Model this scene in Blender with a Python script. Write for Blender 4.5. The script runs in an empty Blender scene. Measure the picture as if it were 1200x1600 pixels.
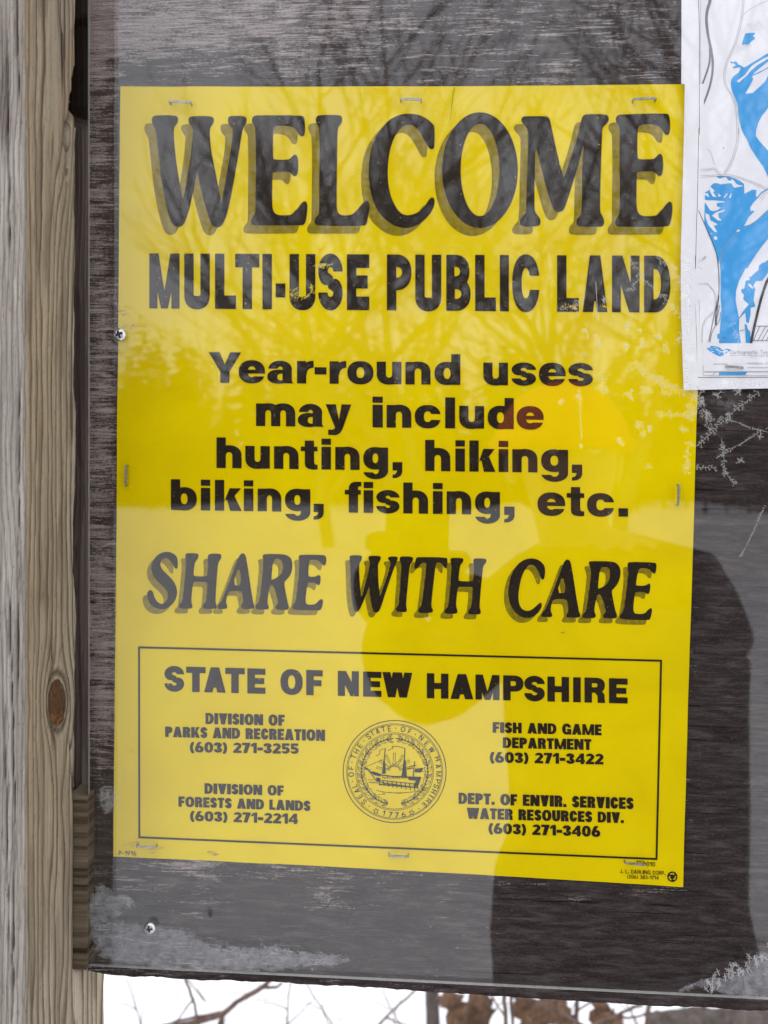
import bpy, bmesh, math, random
import numpy as np
from mathutils import Vector, Matrix
rad = math.radians
scene = bpy.context.scene
# ------------------------------------------------------------------ camera, sky, sun, exposure
F = 1200.0                       # focal length in photo pixels (photo 1200 x 1600)
EYE = 1.45                       # camera height above the snow
DIST = 0.4385117                 # camera to board plane (y = 0)
_R = np.array([[0.99801, 0.027245, -0.056875], [0.057582, -0.025924, 0.998004], [0.025716, -0.999293, -0.027441]])
_t = rad(0.8)
XW = math.cos(_t) * _R[0] + math.sin(_t) * _R[2]
ZW = -math.sin(_t) * _R[0] + math.cos(_t) * _R[2]
R = np.array([XW, _R[1], ZW])
cam_data = bpy.data.cameras.new('camera')
cam = bpy.data.objects.new('camera', cam_data)
scene.collection.objects.link(cam)
cam_data.sensor_fit = 'HORIZONTAL'
cam_data.sensor_width = 36.0
cam_data.lens = 36.0 * F / 1200.0
cam_data.dof.use_dof = True              # phone lens focused on the print: mirrored things go soft
cam_data.dof.focus_distance = 0.437
cam_data.dof.aperture_fstop = 11.0
cam_data.clip_start = 0.005
cam_data.clip_end = 500
_M = Matrix(((R[0][0], -R[0][1], -R[0][2]), (R[1][0], -R[1][1], -R[1][2]), (R[2][0], -R[2][1], -R[2][2])))
cam.matrix_world = Matrix.Translation((0, -DIST, EYE)) @ _M.to_4x4()
scene.camera = cam
EXPOSURE = 0.66
SUN_EL, SUN_AZ = 55.0, 235.0     # azimuth clockwise from +y (the way the camera looks)
scene.view_settings.view_transform = 'Standard'
scene.view_settings.look = 'None'
scene.view_settings.exposure = EXPOSURE
scene.view_settings.gamma = 1
scene.cycles.transparent_max_bounces = 24
scene.cycles.max_bounces = 8
w = bpy.data.worlds.new('World')
scene.world = w
w.use_nodes = True
wt = w.node_tree
bg = wt.nodes['Background']
sky = wt.nodes.new('ShaderNodeTexSky')
sky.sky_type = 'NISHITA'
sky.sun_disc = False
sky.sun_elevation = rad(SUN_EL)
sky.sun_rotation = rad(SUN_AZ)
sky.air_density = 1.0
sky.dust_density = 4.0
mixc = wt.nodes.new('ShaderNodeMix')
mixc.data_type = 'RGBA'
mixc.inputs[0].default_value = 0.8           # an even cloud deck over the blue
wt.links.new(sky.outputs[0], mixc.inputs[6])
mixc.inputs[7].default_value = (7.3, 7.45, 7.8, 1)
wt.links.new(mixc.outputs[2], bg.inputs[0])
bg.inputs[1].default_value = 0.15
sl = bpy.data.lights.new('sun', 'SUN')
sl.energy = 0.6
sl.angle = rad(25)
sl.color = (1.0, 0.96, 0.9)
so = bpy.data.objects.new('sun', sl)
scene.collection.objects.link(so)
_sd = Vector((math.sin(rad(SUN_AZ)) * math.cos(rad(SUN_EL)), math.cos(rad(SUN_AZ)) * math.cos(rad(SUN_EL)), math.sin(rad(SUN_EL))))
so.rotation_euler = (-_sd).to_track_quat('-Z', 'Y').to_euler()

# ------------------------------------------------------------------ helpers
RNG = np.random.RandomState(7)
random.seed(7)
COL = scene.collection
def P(px, py, y=0.0):
    """points of the vertical plane at depth y that show at photo pixel (px, py)"""
    px = np.asarray(px, float); py = np.asarray(py, float); y = np.asarray(y, float)
    c = np.stack([(px - 600) / F, (py - 800) / F, np.ones_like(px)], -1)
    d = c @ R.T
    k = (y + DIST) / d[..., 1]
    o = d * k[..., None]
    o[..., 1] -= DIST
    o[..., 2] += EYE
    return o
def link(o, parent=None):
    COL.objects.link(o)
    if parent is not None: o.parent = parent
    return o
def mesh_obj(name, verts, faces, mat=None, parent=None, smooth=False, mats=None, fm=None):
    me = bpy.data.meshes.new(name)
    v = np.asarray(verts, float)
    if parent is not None:
        v = v - np.array(parent.matrix_world.translation if parent.parent is None else WORLD[parent.name])
    me.from_pydata(v.tolist(), [], [list(map(int, f)) for f in faces])
    for m in (mats or [mat]):
        if m: me.materials.append(m)
    if fm is not None: me.polygons.foreach_set('material_index', np.asarray(fm, np.int32))
    if smooth: me.polygons.foreach_set('use_smooth', [True] * len(me.polygons))
    me.update()
    o = bpy.data.objects.new(name, me)
    link(o, parent)
    WORLD[o.name] = (WORLD[parent.name] if parent is not None else (0, 0, 0))
    return o
WORLD = {}
def thing(name, label, cat, loc=(0, 0, 0), group=None):
    o = bpy.data.objects.new(name, None)
    o.empty_display_size = 0.02
    COL.objects.link(o)
    o.location = loc
    o.matrix_world = Matrix.Translation(loc)
    WORLD[o.name] = tuple(float(c) for c in loc)
    o['label'] = label; o['category'] = cat
    if group: o['group'] = group
    return o
def tag(o, label, cat, group=None):
    o['label'] = label; o['category'] = cat
    if group: o['group'] = group
    return o
def mover(o, pivot):
    """put a top-level mesh's origin on its base"""
    o.data.transform(Matrix.Translation(-Vector(pivot))); o.location = pivot
    return o
def chaikin(pts, n=1, closed=True):
    p = np.asarray(pts, float)
    for _ in range(n):
        q = np.roll(p, -1, 0) if closed else p[1:]
        b = p if closed else p[:-1]
        r = np.empty((2 * len(b), p.shape[1]))
        r[0::2] = b * .75 + q * .25; r[1::2] = b * .25 + q * .75
        if not closed: r = np.vstack([p[:1], r, p[-1:]])
        p = r
    return p
def hash2(i, j, s=0):
    n = (i * 374761393 + j * 668265263 + s * 974634777) & 0xffffffff
    n = ((n ^ (n >> 13)) * 1274126177) & 0xffffffff
    return ((n ^ (n >> 16)) & 0xffff) / 65535.0
def vnoise(x, y, s=0, octaves=3):
    x = np.asarray(x, float); y = np.asarray(y, float)
    out = np.zeros(np.broadcast(x, y).shape); a = 1.0; t = 0
    for o in range(octaves):
        xi = np.floor(x).astype(np.int64); yi = np.floor(y).astype(np.int64)
        fx = x - xi; fy = y - yi
        fx = fx * fx * (3 - 2 * fx); fy = fy * fy * (3 - 2 * fy)
        v = (hash2(xi, yi, s + o) * (1 - fx) + hash2(xi + 1, yi, s + o) * fx) * (1 - fy) + (hash2(xi, yi + 1, s + o) * (1 - fx) + hash2(xi + 1, yi + 1, s + o) * fx) * fy
        out += v * a; t += a; a *= .5; x = x * 2 + 17.3; y = y * 2 + 9.1
    return out / t

# ---- shader node helper
class NT:
    def __init__(s, name):
        s.m = bpy.data.materials.new(name); s.m.use_nodes = True
        s.t = s.m.node_tree; s.b = s.t.nodes['Principled BSDF']; s.out = s.t.nodes['Material Output']
    def n(s, kind, **kw):
        o = s.t.nodes.new('ShaderNode' + kind)
        for k, v in kw.items(): setattr(o, k, v)
        return o
    def l(s, a, b): s.t.links.new(a, b)
    def val(s, x, sock):
        if isinstance(x, (int, float)): sock.default_value = x
        elif isinstance(x, (tuple, list)): sock.default_value = x if len(x) == len(sock.default_value) else tuple(x) + (1,)
        else: s.l(x, sock)
    def math(s, op, a, b=None, clamp=False):
        o = s.n('Math', operation=op, use_clamp=clamp); s.val(a, o.inputs[0])
        if b is not None: s.val(b, o.inputs[1])
        return o.outputs[0]
    def coord(s, scale=(1, 1, 1), loc=(0, 0, 0)):
        t = s.n('TexCoord'); m = s.n('Mapping')
        m.inputs['Scale'].default_value = scale; m.inputs['Location'].default_value = loc
        s.l(t.outputs['Object'], m.inputs[0]); return m.outputs[0]
    def noise(s, vec, scale=1, detail=4, rough=.5, dist=0):
        o = s.n('TexNoise'); s.l(vec, o.inputs['Vector'])
        o.inputs['Scale'].default_value = scale; o.inputs['Detail'].default_value = detail
        o.inputs['Roughness'].default_value = rough; o.inputs['Distortion'].default_value = dist
        return o.outputs[0]
    def ramp(s, fac, stops, interp='LINEAR'):
        o = s.n('ValToRGB'); o.color_ramp.interpolation = interp
        e = o.color_ramp.elements
        while len(e) < len(stops): e.new(.5)
        for q, (p, c) in zip(e, stops):
            q.position = p; q.color = (c, c, c, 1) if isinstance(c, (int, float)) else tuple(c) + (1,)
        s.val(fac, o.inputs[0]); return o.outputs[0]
    def mix(s, fac, a, b, mode='MIX'):
        o = s.n('Mix', data_type='RGBA', blend_type=mode)
        s.val(fac, o.inputs[0]); s.val(a, o.inputs[6]); s.val(b, o.inputs[7]); return o.outputs[2]
    def attr(s, name):
        o = s.n('Attribute'); o.attribute_name = name; return o.outputs['Fac']
    def bump(s, h, strength=.3, dist=.001):
        o = s.n('Bump'); o.inputs['Strength'].default_value = strength; o.inputs['Distance'].default_value = dist
        s.l(h, o.inputs['Height']); s.l(o.outputs[0], s.b.inputs['Normal'])
    def set(s, color=None, rough=None, metal=None, spec=None):
        if color is not None: s.val(color, s.b.inputs['Base Color'])
        if rough is not None: s.val(rough, s.b.inputs['Roughness'])
        if metal is not None: s.val(metal, s.b.inputs['Metallic'])
        if spec is not None: s.b.inputs['Specular IOR Level'].default_value = spec
        return s.m

# ------------------------------------------------------------------ materials
def m_plain(name, color, rough=.7, metal=0, var=.12, scale=40, spec=.3):
    t = NT(name); c = t.coord((scale,) * 3); n = t.noise(c, 1, 5, .6)
    lo = tuple(x * (1 - var) for x in color); hi = tuple(min(1, x * (1 + var)) for x in color)
    return t.set(t.ramp(n, [(.3, lo), (.7, hi)]), rough, metal, spec)
def m_sheet():
    t = NT('yellow_plastic_sheet')
    big = t.noise(t.coord((14, 14, 14)), 1, 4, .6, .6)
    base = t.ramp(big, [(.3, (.68, .51, .0006)), (.7, (.775, .60, .001))])
    grime = t.noise(t.coord((60, 60, 60), (3, 1, 4)), 1, 6, .65)
    base = t.mix(t.ramp(grime, [(.6, 0.0), (.78, .35)]), base, (.64, .45, .004))
    dots = t.noise(t.coord((420, 420, 420)), 1, 2, .5)
    base = t.mix(t.ramp(dots, [(.80, 0.0), (.83, .7)]), base, (.2, .15, .02))
    t.bump(t.noise(t.coord((30, 30, 30)), 1, 3, .5), .15, .0015)
    return t.set(base, .6, 0, .0)
def m_ink():
    t = NT('black_ink')
    n = t.noise(t.coord((900, 900, 900)), 1, 3, .7)
    c = t.ramp(n, [(.52, (.020, .014, .010)), (.68, (.045, .034, .018)), (.78, (.14, .11, .03))])
    return t.set(c, .7, 0, .05)
def m_halftone():
    t = NT('halftone_ink')
    sx = t.n('SeparateXYZ'); t.l(t.coord(), sx.inputs[0])
    k = 2 * math.pi / .00092
    a = t.math('MULTIPLY', t.math('ADD', sx.outputs[0], sx.outputs[2]), k * .7071)
    b = t.math('MULTIPLY', t.math('SUBTRACT', sx.outputs[0], sx.outputs[2]), k * .7071)
    d = t.math('MULTIPLY', t.math('SINE', a), t.math('SINE', b))
    f = t.math('ADD', t.math('MULTIPLY', d, 1.15), .72, True)
    n = t.noise(t.coord((500, 500, 500)), 1, 3, .6)
    f2 = t.math('ADD', f, t.math('MULTIPLY', t.math('SUBTRACT', n, .5), .6), True)
    return t.set(t.mix(f2, (.60, .45, .006), (.022, .018, .008)), .7, 0, .05)
def m_board():
    t = NT('weathered_stained_plywood')
    wear = t.attr('wear')
    streak = t.noise(t.coord((34, 4, 330)), 1, 8, .78, .45)
    fine = t.noise(t.coord((55, 5, 1100), (4, 0, 1)), 1, 5, .7, .2)
    blot = t.noise(t.coord((26, 5, 70), (1, 3, 7)), 1, 6, .72, .8)
    grit = t.noise(t.coord((520, 5, 1000), (2, 0, 1)), 1, 4, .75)
    s = t.math('ADD', t.math('MULTIPLY', streak, .50), t.math('ADD', t.math('MULTIPLY', fine, .26), t.math('MULTIPLY', blot, .34)))
    s = t.math('ADD', t.math('ADD', s, wear), t.math('MULTIPLY', t.math('SUBTRACT', grit, .5), .22))
    stain = t.ramp(t.noise(t.coord((38, 3, 240), (5, 1, 2)), 1, 7, .78, .3), [(.32, (.011, .007, .006)), (.50, (.034, .0245, .0225)), (.66, (.084, .066, .063))])
    stain = t.mix(t.ramp(grit, [(.56, 0.0), (.70, .65)]), stain, (.13, .105, .095))
    wood = t.ramp(t.math('ADD', t.math('MULTIPLY', fine, .7), t.math('MULTIPLY', grit, .3)), [(.32, (.09, .068, .062)), (.5, (.27, .222, .21)), (.68, (.50, .44, .42))])
    mask = t.ramp(s, [(.585, 0.0), (.622, .55), (.675, .95)])
    c = t.mix(mask, stain, wood)
    crack = t.noise(t.coord((17, 2, 620), (9, 2, 1)), 1, 4, .6, .35)
    ck = t.ramp(crack, [(.345, 1.0), (.372, 0.0)])
    c = t.mix(ck, c, (.008, .0055, .005))
    h = t.math('SUBTRACT', t.math('ADD', t.math('MULTIPLY', fine, .5), t.math('MULTIPLY', mask, -.35)), t.math('MULTIPLY', ck, 1.0))
    t.bump(h, .6, .0009)
    return t.set(c, .75, 0, .12)
def m_post():
    t = NT('weathered_post_wood')
    ring, side, dark = t.attr('ring'), t.attr('side'), t.attr('dark')
    fib = t.math('ADD', t.math('MULTIPLY', t.noise(t.coord((520, 520, 13)), 1, 6, .74, .15), .55), t.math('MULTIPLY', t.noise(t.coord((1500, 1500, 45), (3, 1, 2)), 1, 4, .7, .1), .45))
    soft = t.noise(t.coord((46, 46, 4), (2, 5, 1)), 1, 4, .6, .3)
    fr = t.math('FRACT', t.math('ADD', ring, t.math('MULTIPLY', t.math('SUBTRACT', fib, .5), .35)))
    late = t.ramp(fr, [(0.0, .0), (.40, .10), (.66, .5), (.80, 1.0), (.92, .85), (1.0, .0)])
    late = t.math('MULTIPLY', late, t.ramp(soft, [(.3, .55), (.62, 1.0)]))
    tan = t.mix(late, t.ramp(soft, [(.3, (.30, .242, .17)), (.7, (.455, .385, .285))]), (.090, .055, .032))
    grey = t.mix(t.math('MULTIPLY', late, .62), t.ramp(soft, [(.3, (.29, .262, .226)), (.7, (.42, .39, .35))]), (.145, .115, .09))
    c = t.mix(side, grey, tan)
    c = t.mix(.75, c, t.ramp(fib, [(.33, (.36, .35, .34)), (.5, (.97, .97, .97)), (.66, (1.35, 1.35, 1.35))]), 'MULTIPLY')
    spk = t.noise(t.coord((900, 900, 260)), 1, 3, .7)
    c = t.mix(t.ramp(spk, [(.58, 0.0), (.70, .5)]), c, (.075, .06, .05))
    ck = t.noise(t.coord((210, 210, 4.2), (3, 3, 9)), 1, 3, .55, .5)
    c = t.mix(t.ramp(ck, [(.255, .8), (.28, 0.0)]), c, (.02, .014, .01))
    c = t.mix(t.attr('brown'), c, t.ramp(fib, [(.3, (.026, .016, .012)), (.7, (.085, .055, .042))]))
    c = t.mix(dark, c, (.018, .012, .009))
    c = t.mix(t.math('MULTIPLY', t.attr('orange'), t.ramp(spk, [(.35, .2), (.6, 1.0)])), c, (.36, .18, .07))
    t.bump(t.math('ADD', t.math('MULTIPLY', fib, .8), t.math('MULTIPLY', late, .6)), .6, .0009)
    return t.set(c, .85, 0, .08)
def m_strips():
    t = NT('cross_grain_wood')
    n = t.noise(t.coord((1.5, 1.5, 130)), 1, 3, .6)
    f = t.noise(t.coord((90, 90, 700)), 1, 4, .6)
    c = t.ramp(n, [(.36, (.022, .014, .009)), (.44, (.075, .052, .032)), (.52, (.15, .115, .075)), (.64, (.19, .15, .10))])
    c = t.mix(.5, c, t.ramp(f, [(.3, (.5, .5, .5)), (.7, (1.1, 1.1, 1.1))]), 'MULTIPLY')
    t.bump(n, .5, .001)
    return t.set(c, .85, 0, .15)
def m_acrylic():
    t = NT('clear_acrylic')
    g = t.n('NewGeometry')
    d = t.n('VectorMath', operation='DOT_PRODUCT'); t.l(g.outputs['Normal'], d.inputs[0]); t.l(g.outputs['Incoming'], d.inputs[1])
    c = t.math('ABSOLUTE', d.outputs['Value'])
    f = t.math('ADD', t.math('MULTIPLY', t.math('POWER', t.math('SUBTRACT', 1.0, c), 5.0), .95), .049)
    tr = t.n('BsdfTransparent'); gl = t.n('BsdfGlossy'); gl.inputs['Roughness'].default_value = 0.0
    b = t.n('Bump'); b.inputs['Strength'].default_value = .06; b.inputs['Distance'].default_value = .0006
    t.l(t.noise(t.coord((9, 9, 5)), 1, 2, .4), b.inputs['Height']); t.l(b.outputs[0], gl.inputs['Normal'])
    mx = t.n('MixShader'); t.l(f, mx.inputs[0]); t.l(tr.outputs[0], mx.inputs[1]); t.l(gl.outputs[0], mx.inputs[2])
    t.l(mx.outputs[0], t.out.inputs[0]); return t.m
def m_thin(name, color, alpha, nscale=0, lo=.4, hi=.7):
    """see-through deposit: white scatterers with gaps"""
    t = NT(name)
    tr = t.n('BsdfTransparent'); df = t.n('BsdfDiffuse'); df.inputs[0].default_value = color + (1,)
    tl = t.n('BsdfTranslucent'); tl.inputs[0].default_value = color + (1,)
    m0 = t.n('MixShader'); m0.inputs[0].default_value = .35; t.l(df.outputs[0], m0.inputs[1]); t.l(tl.outputs[0], m0.inputs[2])
    mx = t.n('MixShader'); t.l(tr.outputs[0], mx.inputs[1]); t.l(m0.outputs[0], mx.inputs[2])
    if nscale:
        n = t.noise(t.coord((nscale,) * 3), 1, 6, .7, .4)
        t.l(t.ramp(n, [(lo, alpha * .12), (hi, alpha)]), mx.inputs[0])
    else: mx.inputs[0].default_value = alpha
    t.l(mx.outputs[0], t.out.inputs[0]); return t.m
def m_snow():
    t = NT('snow')
    n = t.noise(t.coord((6, 6, 6)), 1, 6, .6)
    t.bump(n, .6, .04)
    return t.set(t.ramp(n, [(.3, (.68, .69, .72)), (.7, (.80, .80, .81))]), .7, 0, .2)
def m_bark(name, a, b):
    t = NT(name)
    n = t.noise(t.coord((60, 60, 14)), 1, 5, .65, .4)
    t.bump(n, .5, .01)
    return t.set(t.ramp(n, [(.3, a), (.7, b)]), .9, 0, .1)
MAT = dict(
    sheet=m_sheet(), ink=m_ink(), half=m_halftone(), board=m_board(), post=m_post(), strips=m_strips(), acrylic=m_acrylic(),
    acrylic_edge=m_plain('sawn_acrylic_edge', (.30, .30, .295), .5, 0, .2, 300), frost=m_thin('frost_crystal', (.90, .90, .88), .38),
    rime=m_thin('rime_film', (.70, .71, .74), .29, 210, .30, .72), snow=m_snow(),
    zinc=m_plain('zinc_plated_steel', (.62, .63, .64), .30, 1.0, .08, 400), wire=m_plain('staple_wire', (.36, .35, .33), .5, 1.0, .4, 600),
    stain_shade=m_plain('screw_stain_and_shade', (.075, .062, .06), .7, 0, .3, 500), paper=m_plain('map_paper', (.79, .79, .82), .75, 0, .02, 60),
    blue=m_plain('map_blue_ink', (.045, .33, .70), .6, 0, .07, 30), grey=m_plain('map_grey_ink', (.22, .22, .23), .7, 0, .15, 300),
    line=m_plain('map_line_ink', (.33, .33, .35), .7, 0, .2, 400), dark=m_plain('map_dark_ink', (.05, .05, .055), .7, 0, .2, 400),
    cream=m_plain('worn_print', (.62, .52, .16), .7, 0, .2, 300), rose=m_plain('brown_smear', (.46, .27, .05), .7, 0, .2, 400), green=m_plain('green_pen', (.10, .22, .02), .6, 0, .3, 400),
    knot=m_plain('resin_knot', (.075, .034, .018), .6, 0, .6, 700, .3), amber=m_plain('dried_resin', (.15, .062, .02), .5, 0, .5, 900, .3),
    bark=m_bark('grey_bark', (.045, .035, .03), (.13, .11, .10)), twig=m_bark('twig_bark', (.06, .035, .025), (.17, .12, .10)),
    woods=m_bark('distant_woods', (.012, .012, .009), (.035, .033, .026)), leaf=m_plain('dead_leaf', (.105, .058, .034), .85, 0, .6, 90),
    jacket=m_plain('dark_jacket', (.014, .014, .018), .8, 0, .3, 60, .1), trousers=m_plain('dark_trousers', (.02, .02, .024), .85, 0, .3, 60, .1),
    skin=m_plain('skin', (.42, .23, .16), .55, 0, .1, 60), orange=m_plain('blaze_orange_knit', (.95, .13, .01), .8, 0, .12, 200), glove=m_plain('black_glove', (.012, .012, .013), .8, 0, .3, 80, .1),
    phone=m_plain('phone_body', (.01, .01, .012), .3, 0, .1, 20, .5), glass=m_plain('lens_glass', (.005, .005, .008), .05, 0, .1, 20, .6),
    hair=m_plain('brown_hair', (.05, .03, .018), .7, 0, .3, 200), white=m_plain('eye_white', (.75, .74, .72), .3, 0, .05, 60), boot=m_plain('boot_leather', (.03, .022, .016), .6, 0, .3, 60),
)
# ------------------------------------------------------------------ print: implicit shapes meshed on a pixel-spaced grid of the sheet
class Field:
    def __init__(s, x0, y0, x1, y1, res=2.0):
        s.x0, s.y0, s.res = x0, y0, res
        s.nx = int((x1 - x0) * res) + 2; s.ny = int((y1 - y0) * res) + 2
        s.f = np.full((s.ny, s.nx), 9.0)
    def win(s, x0, y0, x1, y1):
        i0 = max(0, int((x0 - s.x0) * s.res)); i1 = min(s.nx, int((x1 - s.x0) * s.res) + 2)
        j0 = max(0, int((y0 - s.y0) * s.res)); j1 = min(s.ny, int((y1 - s.y0) * s.res) + 2)
        if i1 <= i0 or j1 <= j0: return None
        X, Y = np.meshgrid(s.x0 + np.arange(i0, i1) / s.res, s.y0 + np.arange(j0, j1) / s.res)
        return (slice(j0, j1), slice(i0, i1)), X, Y
    def add(s, fn, bb, sub=False):
        w_ = s.win(*bb)
        if w_ is None: return
        sl_, X, Y = w_
        v = fn(X, Y)
        s.f[sl_] = np.maximum(s.f[sl_], -v) if sub else np.minimum(s.f[sl_], v)
    def poly(s, pts, sub=False, grow=0.0):
        p = np.asarray(pts, float)
        s.add(lambda X, Y: sd_poly(X, Y, p) - grow, (p[:, 0].min() - 2 - grow, p[:, 1].min() - 2 - grow, p[:, 0].max() + 2 + grow, p[:, 1].max() + 2 + grow), sub)
    def line(s, pts, wd, sub=False, w1=None):
        p = np.asarray(pts, float)
        for k in range(len(p) - 1):
            a, b = p[k], p[k + 1]
            t0 = k / max(1, len(p) - 1); ww = wd if w1 is None else wd * (1 - t0) + w1 * t0
            pad = ww / 2 + 1.5
            s.add(lambda X, Y: sd_seg(X, Y, a, b) - ww / 2, (min(a[0], b[0]) - pad, min(a[1], b[1]) - pad, max(a[0], b[0]) + pad, max(a[1], b[1]) + pad), sub)
    def ring(s, cx, cy, rx, ry, wd):
        t = np.linspace(0, 2 * math.pi, 73)
        s.line(np.stack([cx + rx * np.cos(t), cy + ry * np.sin(t)], 1), wd)
    def wear(s, amount=.0, scale=.35, thr=.80, seed=3):
        X, Y = np.meshgrid(s.x0 + np.arange(s.nx) / s.res, s.y0 + np.arange(s.ny) / s.res)
        n = vnoise(X * scale, Y * scale, seed, 3)
        s.f = np.maximum(s.f, (n - thr) * 8 + amount)
    def mesh(s, name, yoff, mat, parent):
        f = s.f.copy(); f[0] = 9; f[-1] = 9; f[:, 0] = 9; f[:, -1] = 9
        f[np.abs(f) < 1e-5] = 1e-5
        ins = f < 0
        verts = []; faces = []; vid = {}
        def corner(j, i):
            k = (j, i)
            if k not in vid: vid[k] = len(verts); verts.append((s.x0 + i / s.res, s.y0 + j / s.res))
            return vid[k]
        def edge(j, i, j2, i2):
            if (j2, i2) < (j, i): j, i, j2, i2 = j2, i2, j, i
            k = (j, i, j2, i2)
            if k not in vid:
                a, b = f[j, i], f[j2, i2]; t = a / (a - b)
                vid[k] = len(verts); verts.append((s.x0 + (i + t * (i2 - i)) / s.res, s.y0 + (j + t * (j2 - j)) / s.res))
            return vid[k]
        cnt = ins[:-1, :-1].astype(int) + ins[1:, :-1] + ins[:-1, 1:] + ins[1:, 1:]
        for j in range(s.ny - 1):
            row = cnt[j]
            full = np.nonzero(row == 4)[0]
            if len(full):
                br = np.nonzero(np.diff(full) > 1)[0]
                for a, b in zip(np.r_[full[0], full[br + 1]], np.r_[full[br], full[-1]]):
                    faces.append((corner(j, a), corner(j, b + 1), corner(j + 1, b + 1), corner(j + 1, a)))
            for i in np.nonzero((row > 0) & (row < 4))[0]:
                cs = ((j, i), (j, i + 1), (j + 1, i + 1), (j + 1, i)); poly = []
                for k in range(4):
                    a, b = cs[k], cs[(k + 1) & 3]
                    if ins[a]: poly.append(corner(*a))
                    if ins[a] != ins[b]: poly.append(edge(*a, *b))
                if len(poly) > 2: faces.append(tuple(poly))
        if not verts: return None
        v = np.array(verts)
        pts = P(v[:, 0], v[:, 1], yoff(v[:, 0], v[:, 1]) if callable(yoff) else np.full(len(v), yoff))
        return mesh_obj(name, pts, faces, mat, parent)
def sd_seg(X, Y, a, b):
    dx, dy = b[0] - a[0], b[1] - a[1]; L = dx * dx + dy * dy + 1e-12
    t = np.clip(((X - a[0]) * dx + (Y - a[1]) * dy) / L, 0, 1)
    return np.hypot(X - a[0] - t * dx, Y - a[1] - t * dy)
def sd_poly(X, Y, p):
    d = np.full(X.shape, 1e9); inside = np.zeros(X.shape, bool)
    n = len(p)
    for k in range(n):
        a, b = p[k], p[(k + 1) % n]
        d = np.minimum(d, sd_seg(X, Y, a, b))
        if a[1] != b[1]:
            c = (a[1] > Y) != (b[1] > Y)
            inside ^= c & (X < (b[0] - a[0]) * (Y - a[1]) / (b[1] - a[1]) + a[0])
    return np.where(inside, -d, d)
# ---- heavy grotesque glyphs (cap height 1, baseline 0, y up), width w, stem sv, arm sh
def box(X, Y, x0, y0, x1, y1): return np.maximum(np.abs(X - (x0 + x1) / 2) - (x1 - x0) / 2, np.abs(Y - (y0 + y1) / 2) - (y1 - y0) / 2)
def sel(X, Y, cx, cy, a, b, n=2.25):
    a = max(a, 1e-3); b = max(b, 1e-3)
    return ((np.abs((X - cx) / a) ** n + np.abs((Y - cy) / b) ** n) ** (1 / n) - 1) * min(a, b)
def pen(X, Y, pts, tx, ty):
    d = np.full(X.shape, 1e9)
    for a, b in zip(pts[:-1], pts[1:]):
        d = np.minimum(d, sd_seg(X * 2 / tx, Y * 2 / ty, (a[0] * 2 / tx, a[1] * 2 / ty), (b[0] * 2 / tx, b[1] * 2 / ty)))
    return (d - 1) * min(tx, ty) / 2
def arc(cx, cy, rx, ry, a0, a1, n=18): return [(cx + rx * math.cos(rad(a0 + (a1 - a0) * k / n)), cy + ry * math.sin(rad(a0 + (a1 - a0) * k / n))) for k in range(n + 1)]
U = lambda *a: np.minimum.reduce(a)
S_ = lambda a, b: np.maximum(a, -b)
I_ = lambda a, b: np.maximum(a, b)
def bowl(X, Y, y0, y1, w, sv, sh):
    h = (y1 - y0) / 2; r = min(h * 1.15, w * .62); m = (y0 + y1) / 2
    o = U(box(X, Y, 0, y0, w - r, y1), I_(sel(X, Y, w - r, m, r, h), w - r - .01 - X))
    i = U(box(X, Y, sv, y0 + sh, w - r, y1 - sh), I_(sel(X, Y, w - r, m, r - sv, h - sh), w - r - .01 - X))
    return S_(o, i)
def s_path(w, sv, sh, H=1.0, ov=.012):
    hx = w / 2 - sv / 2; yt = H + ov - sh / 2; yb = sh / 2 - ov; ym = H * .5
    r1 = (yt - ym) / 2; r2 = (ym - yb) / 2
    return arc(w / 2, yt - r1, hx, r1, 0, 215, 20) + arc(w / 2, yb + r2, hx, r2, 35, -180, 20)
def scut(X, Y, w, sv, sh, H, ov=.012):
    yt = H + ov - sh / 2; yb = sh / 2 - ov; r1 = (yt - H * .5) / 2
    a, b = yt - r1, yb + r1
    f = pen(X, Y, s_path(w, sv, sh, H, ov), sv, sh)
    f = S_(f, box(X, Y, w * .60, a - sh * .56, w + 1, a - .006 * H))
    return S_(f, box(X, Y, -1, b + .006 * H, w * .40, b + sh * .56))
def vee(X, Y, w, d, ap, up=1.0):
    o = sd_poly(X, Y, np.array([(0, up), (w / 2 - ap / 2, 0), (w / 2 + ap / 2, 0), (w, up)]))
    sl = (w / 2 - ap / 2) / up
    yi = (w / 2 - d) / sl; yi = up - yi
    i = sd_poly(X, Y, np.array([(d, up + .02), (w / 2, yi), (w - d, up + .02)]))
    return S_(o, i)
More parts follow.
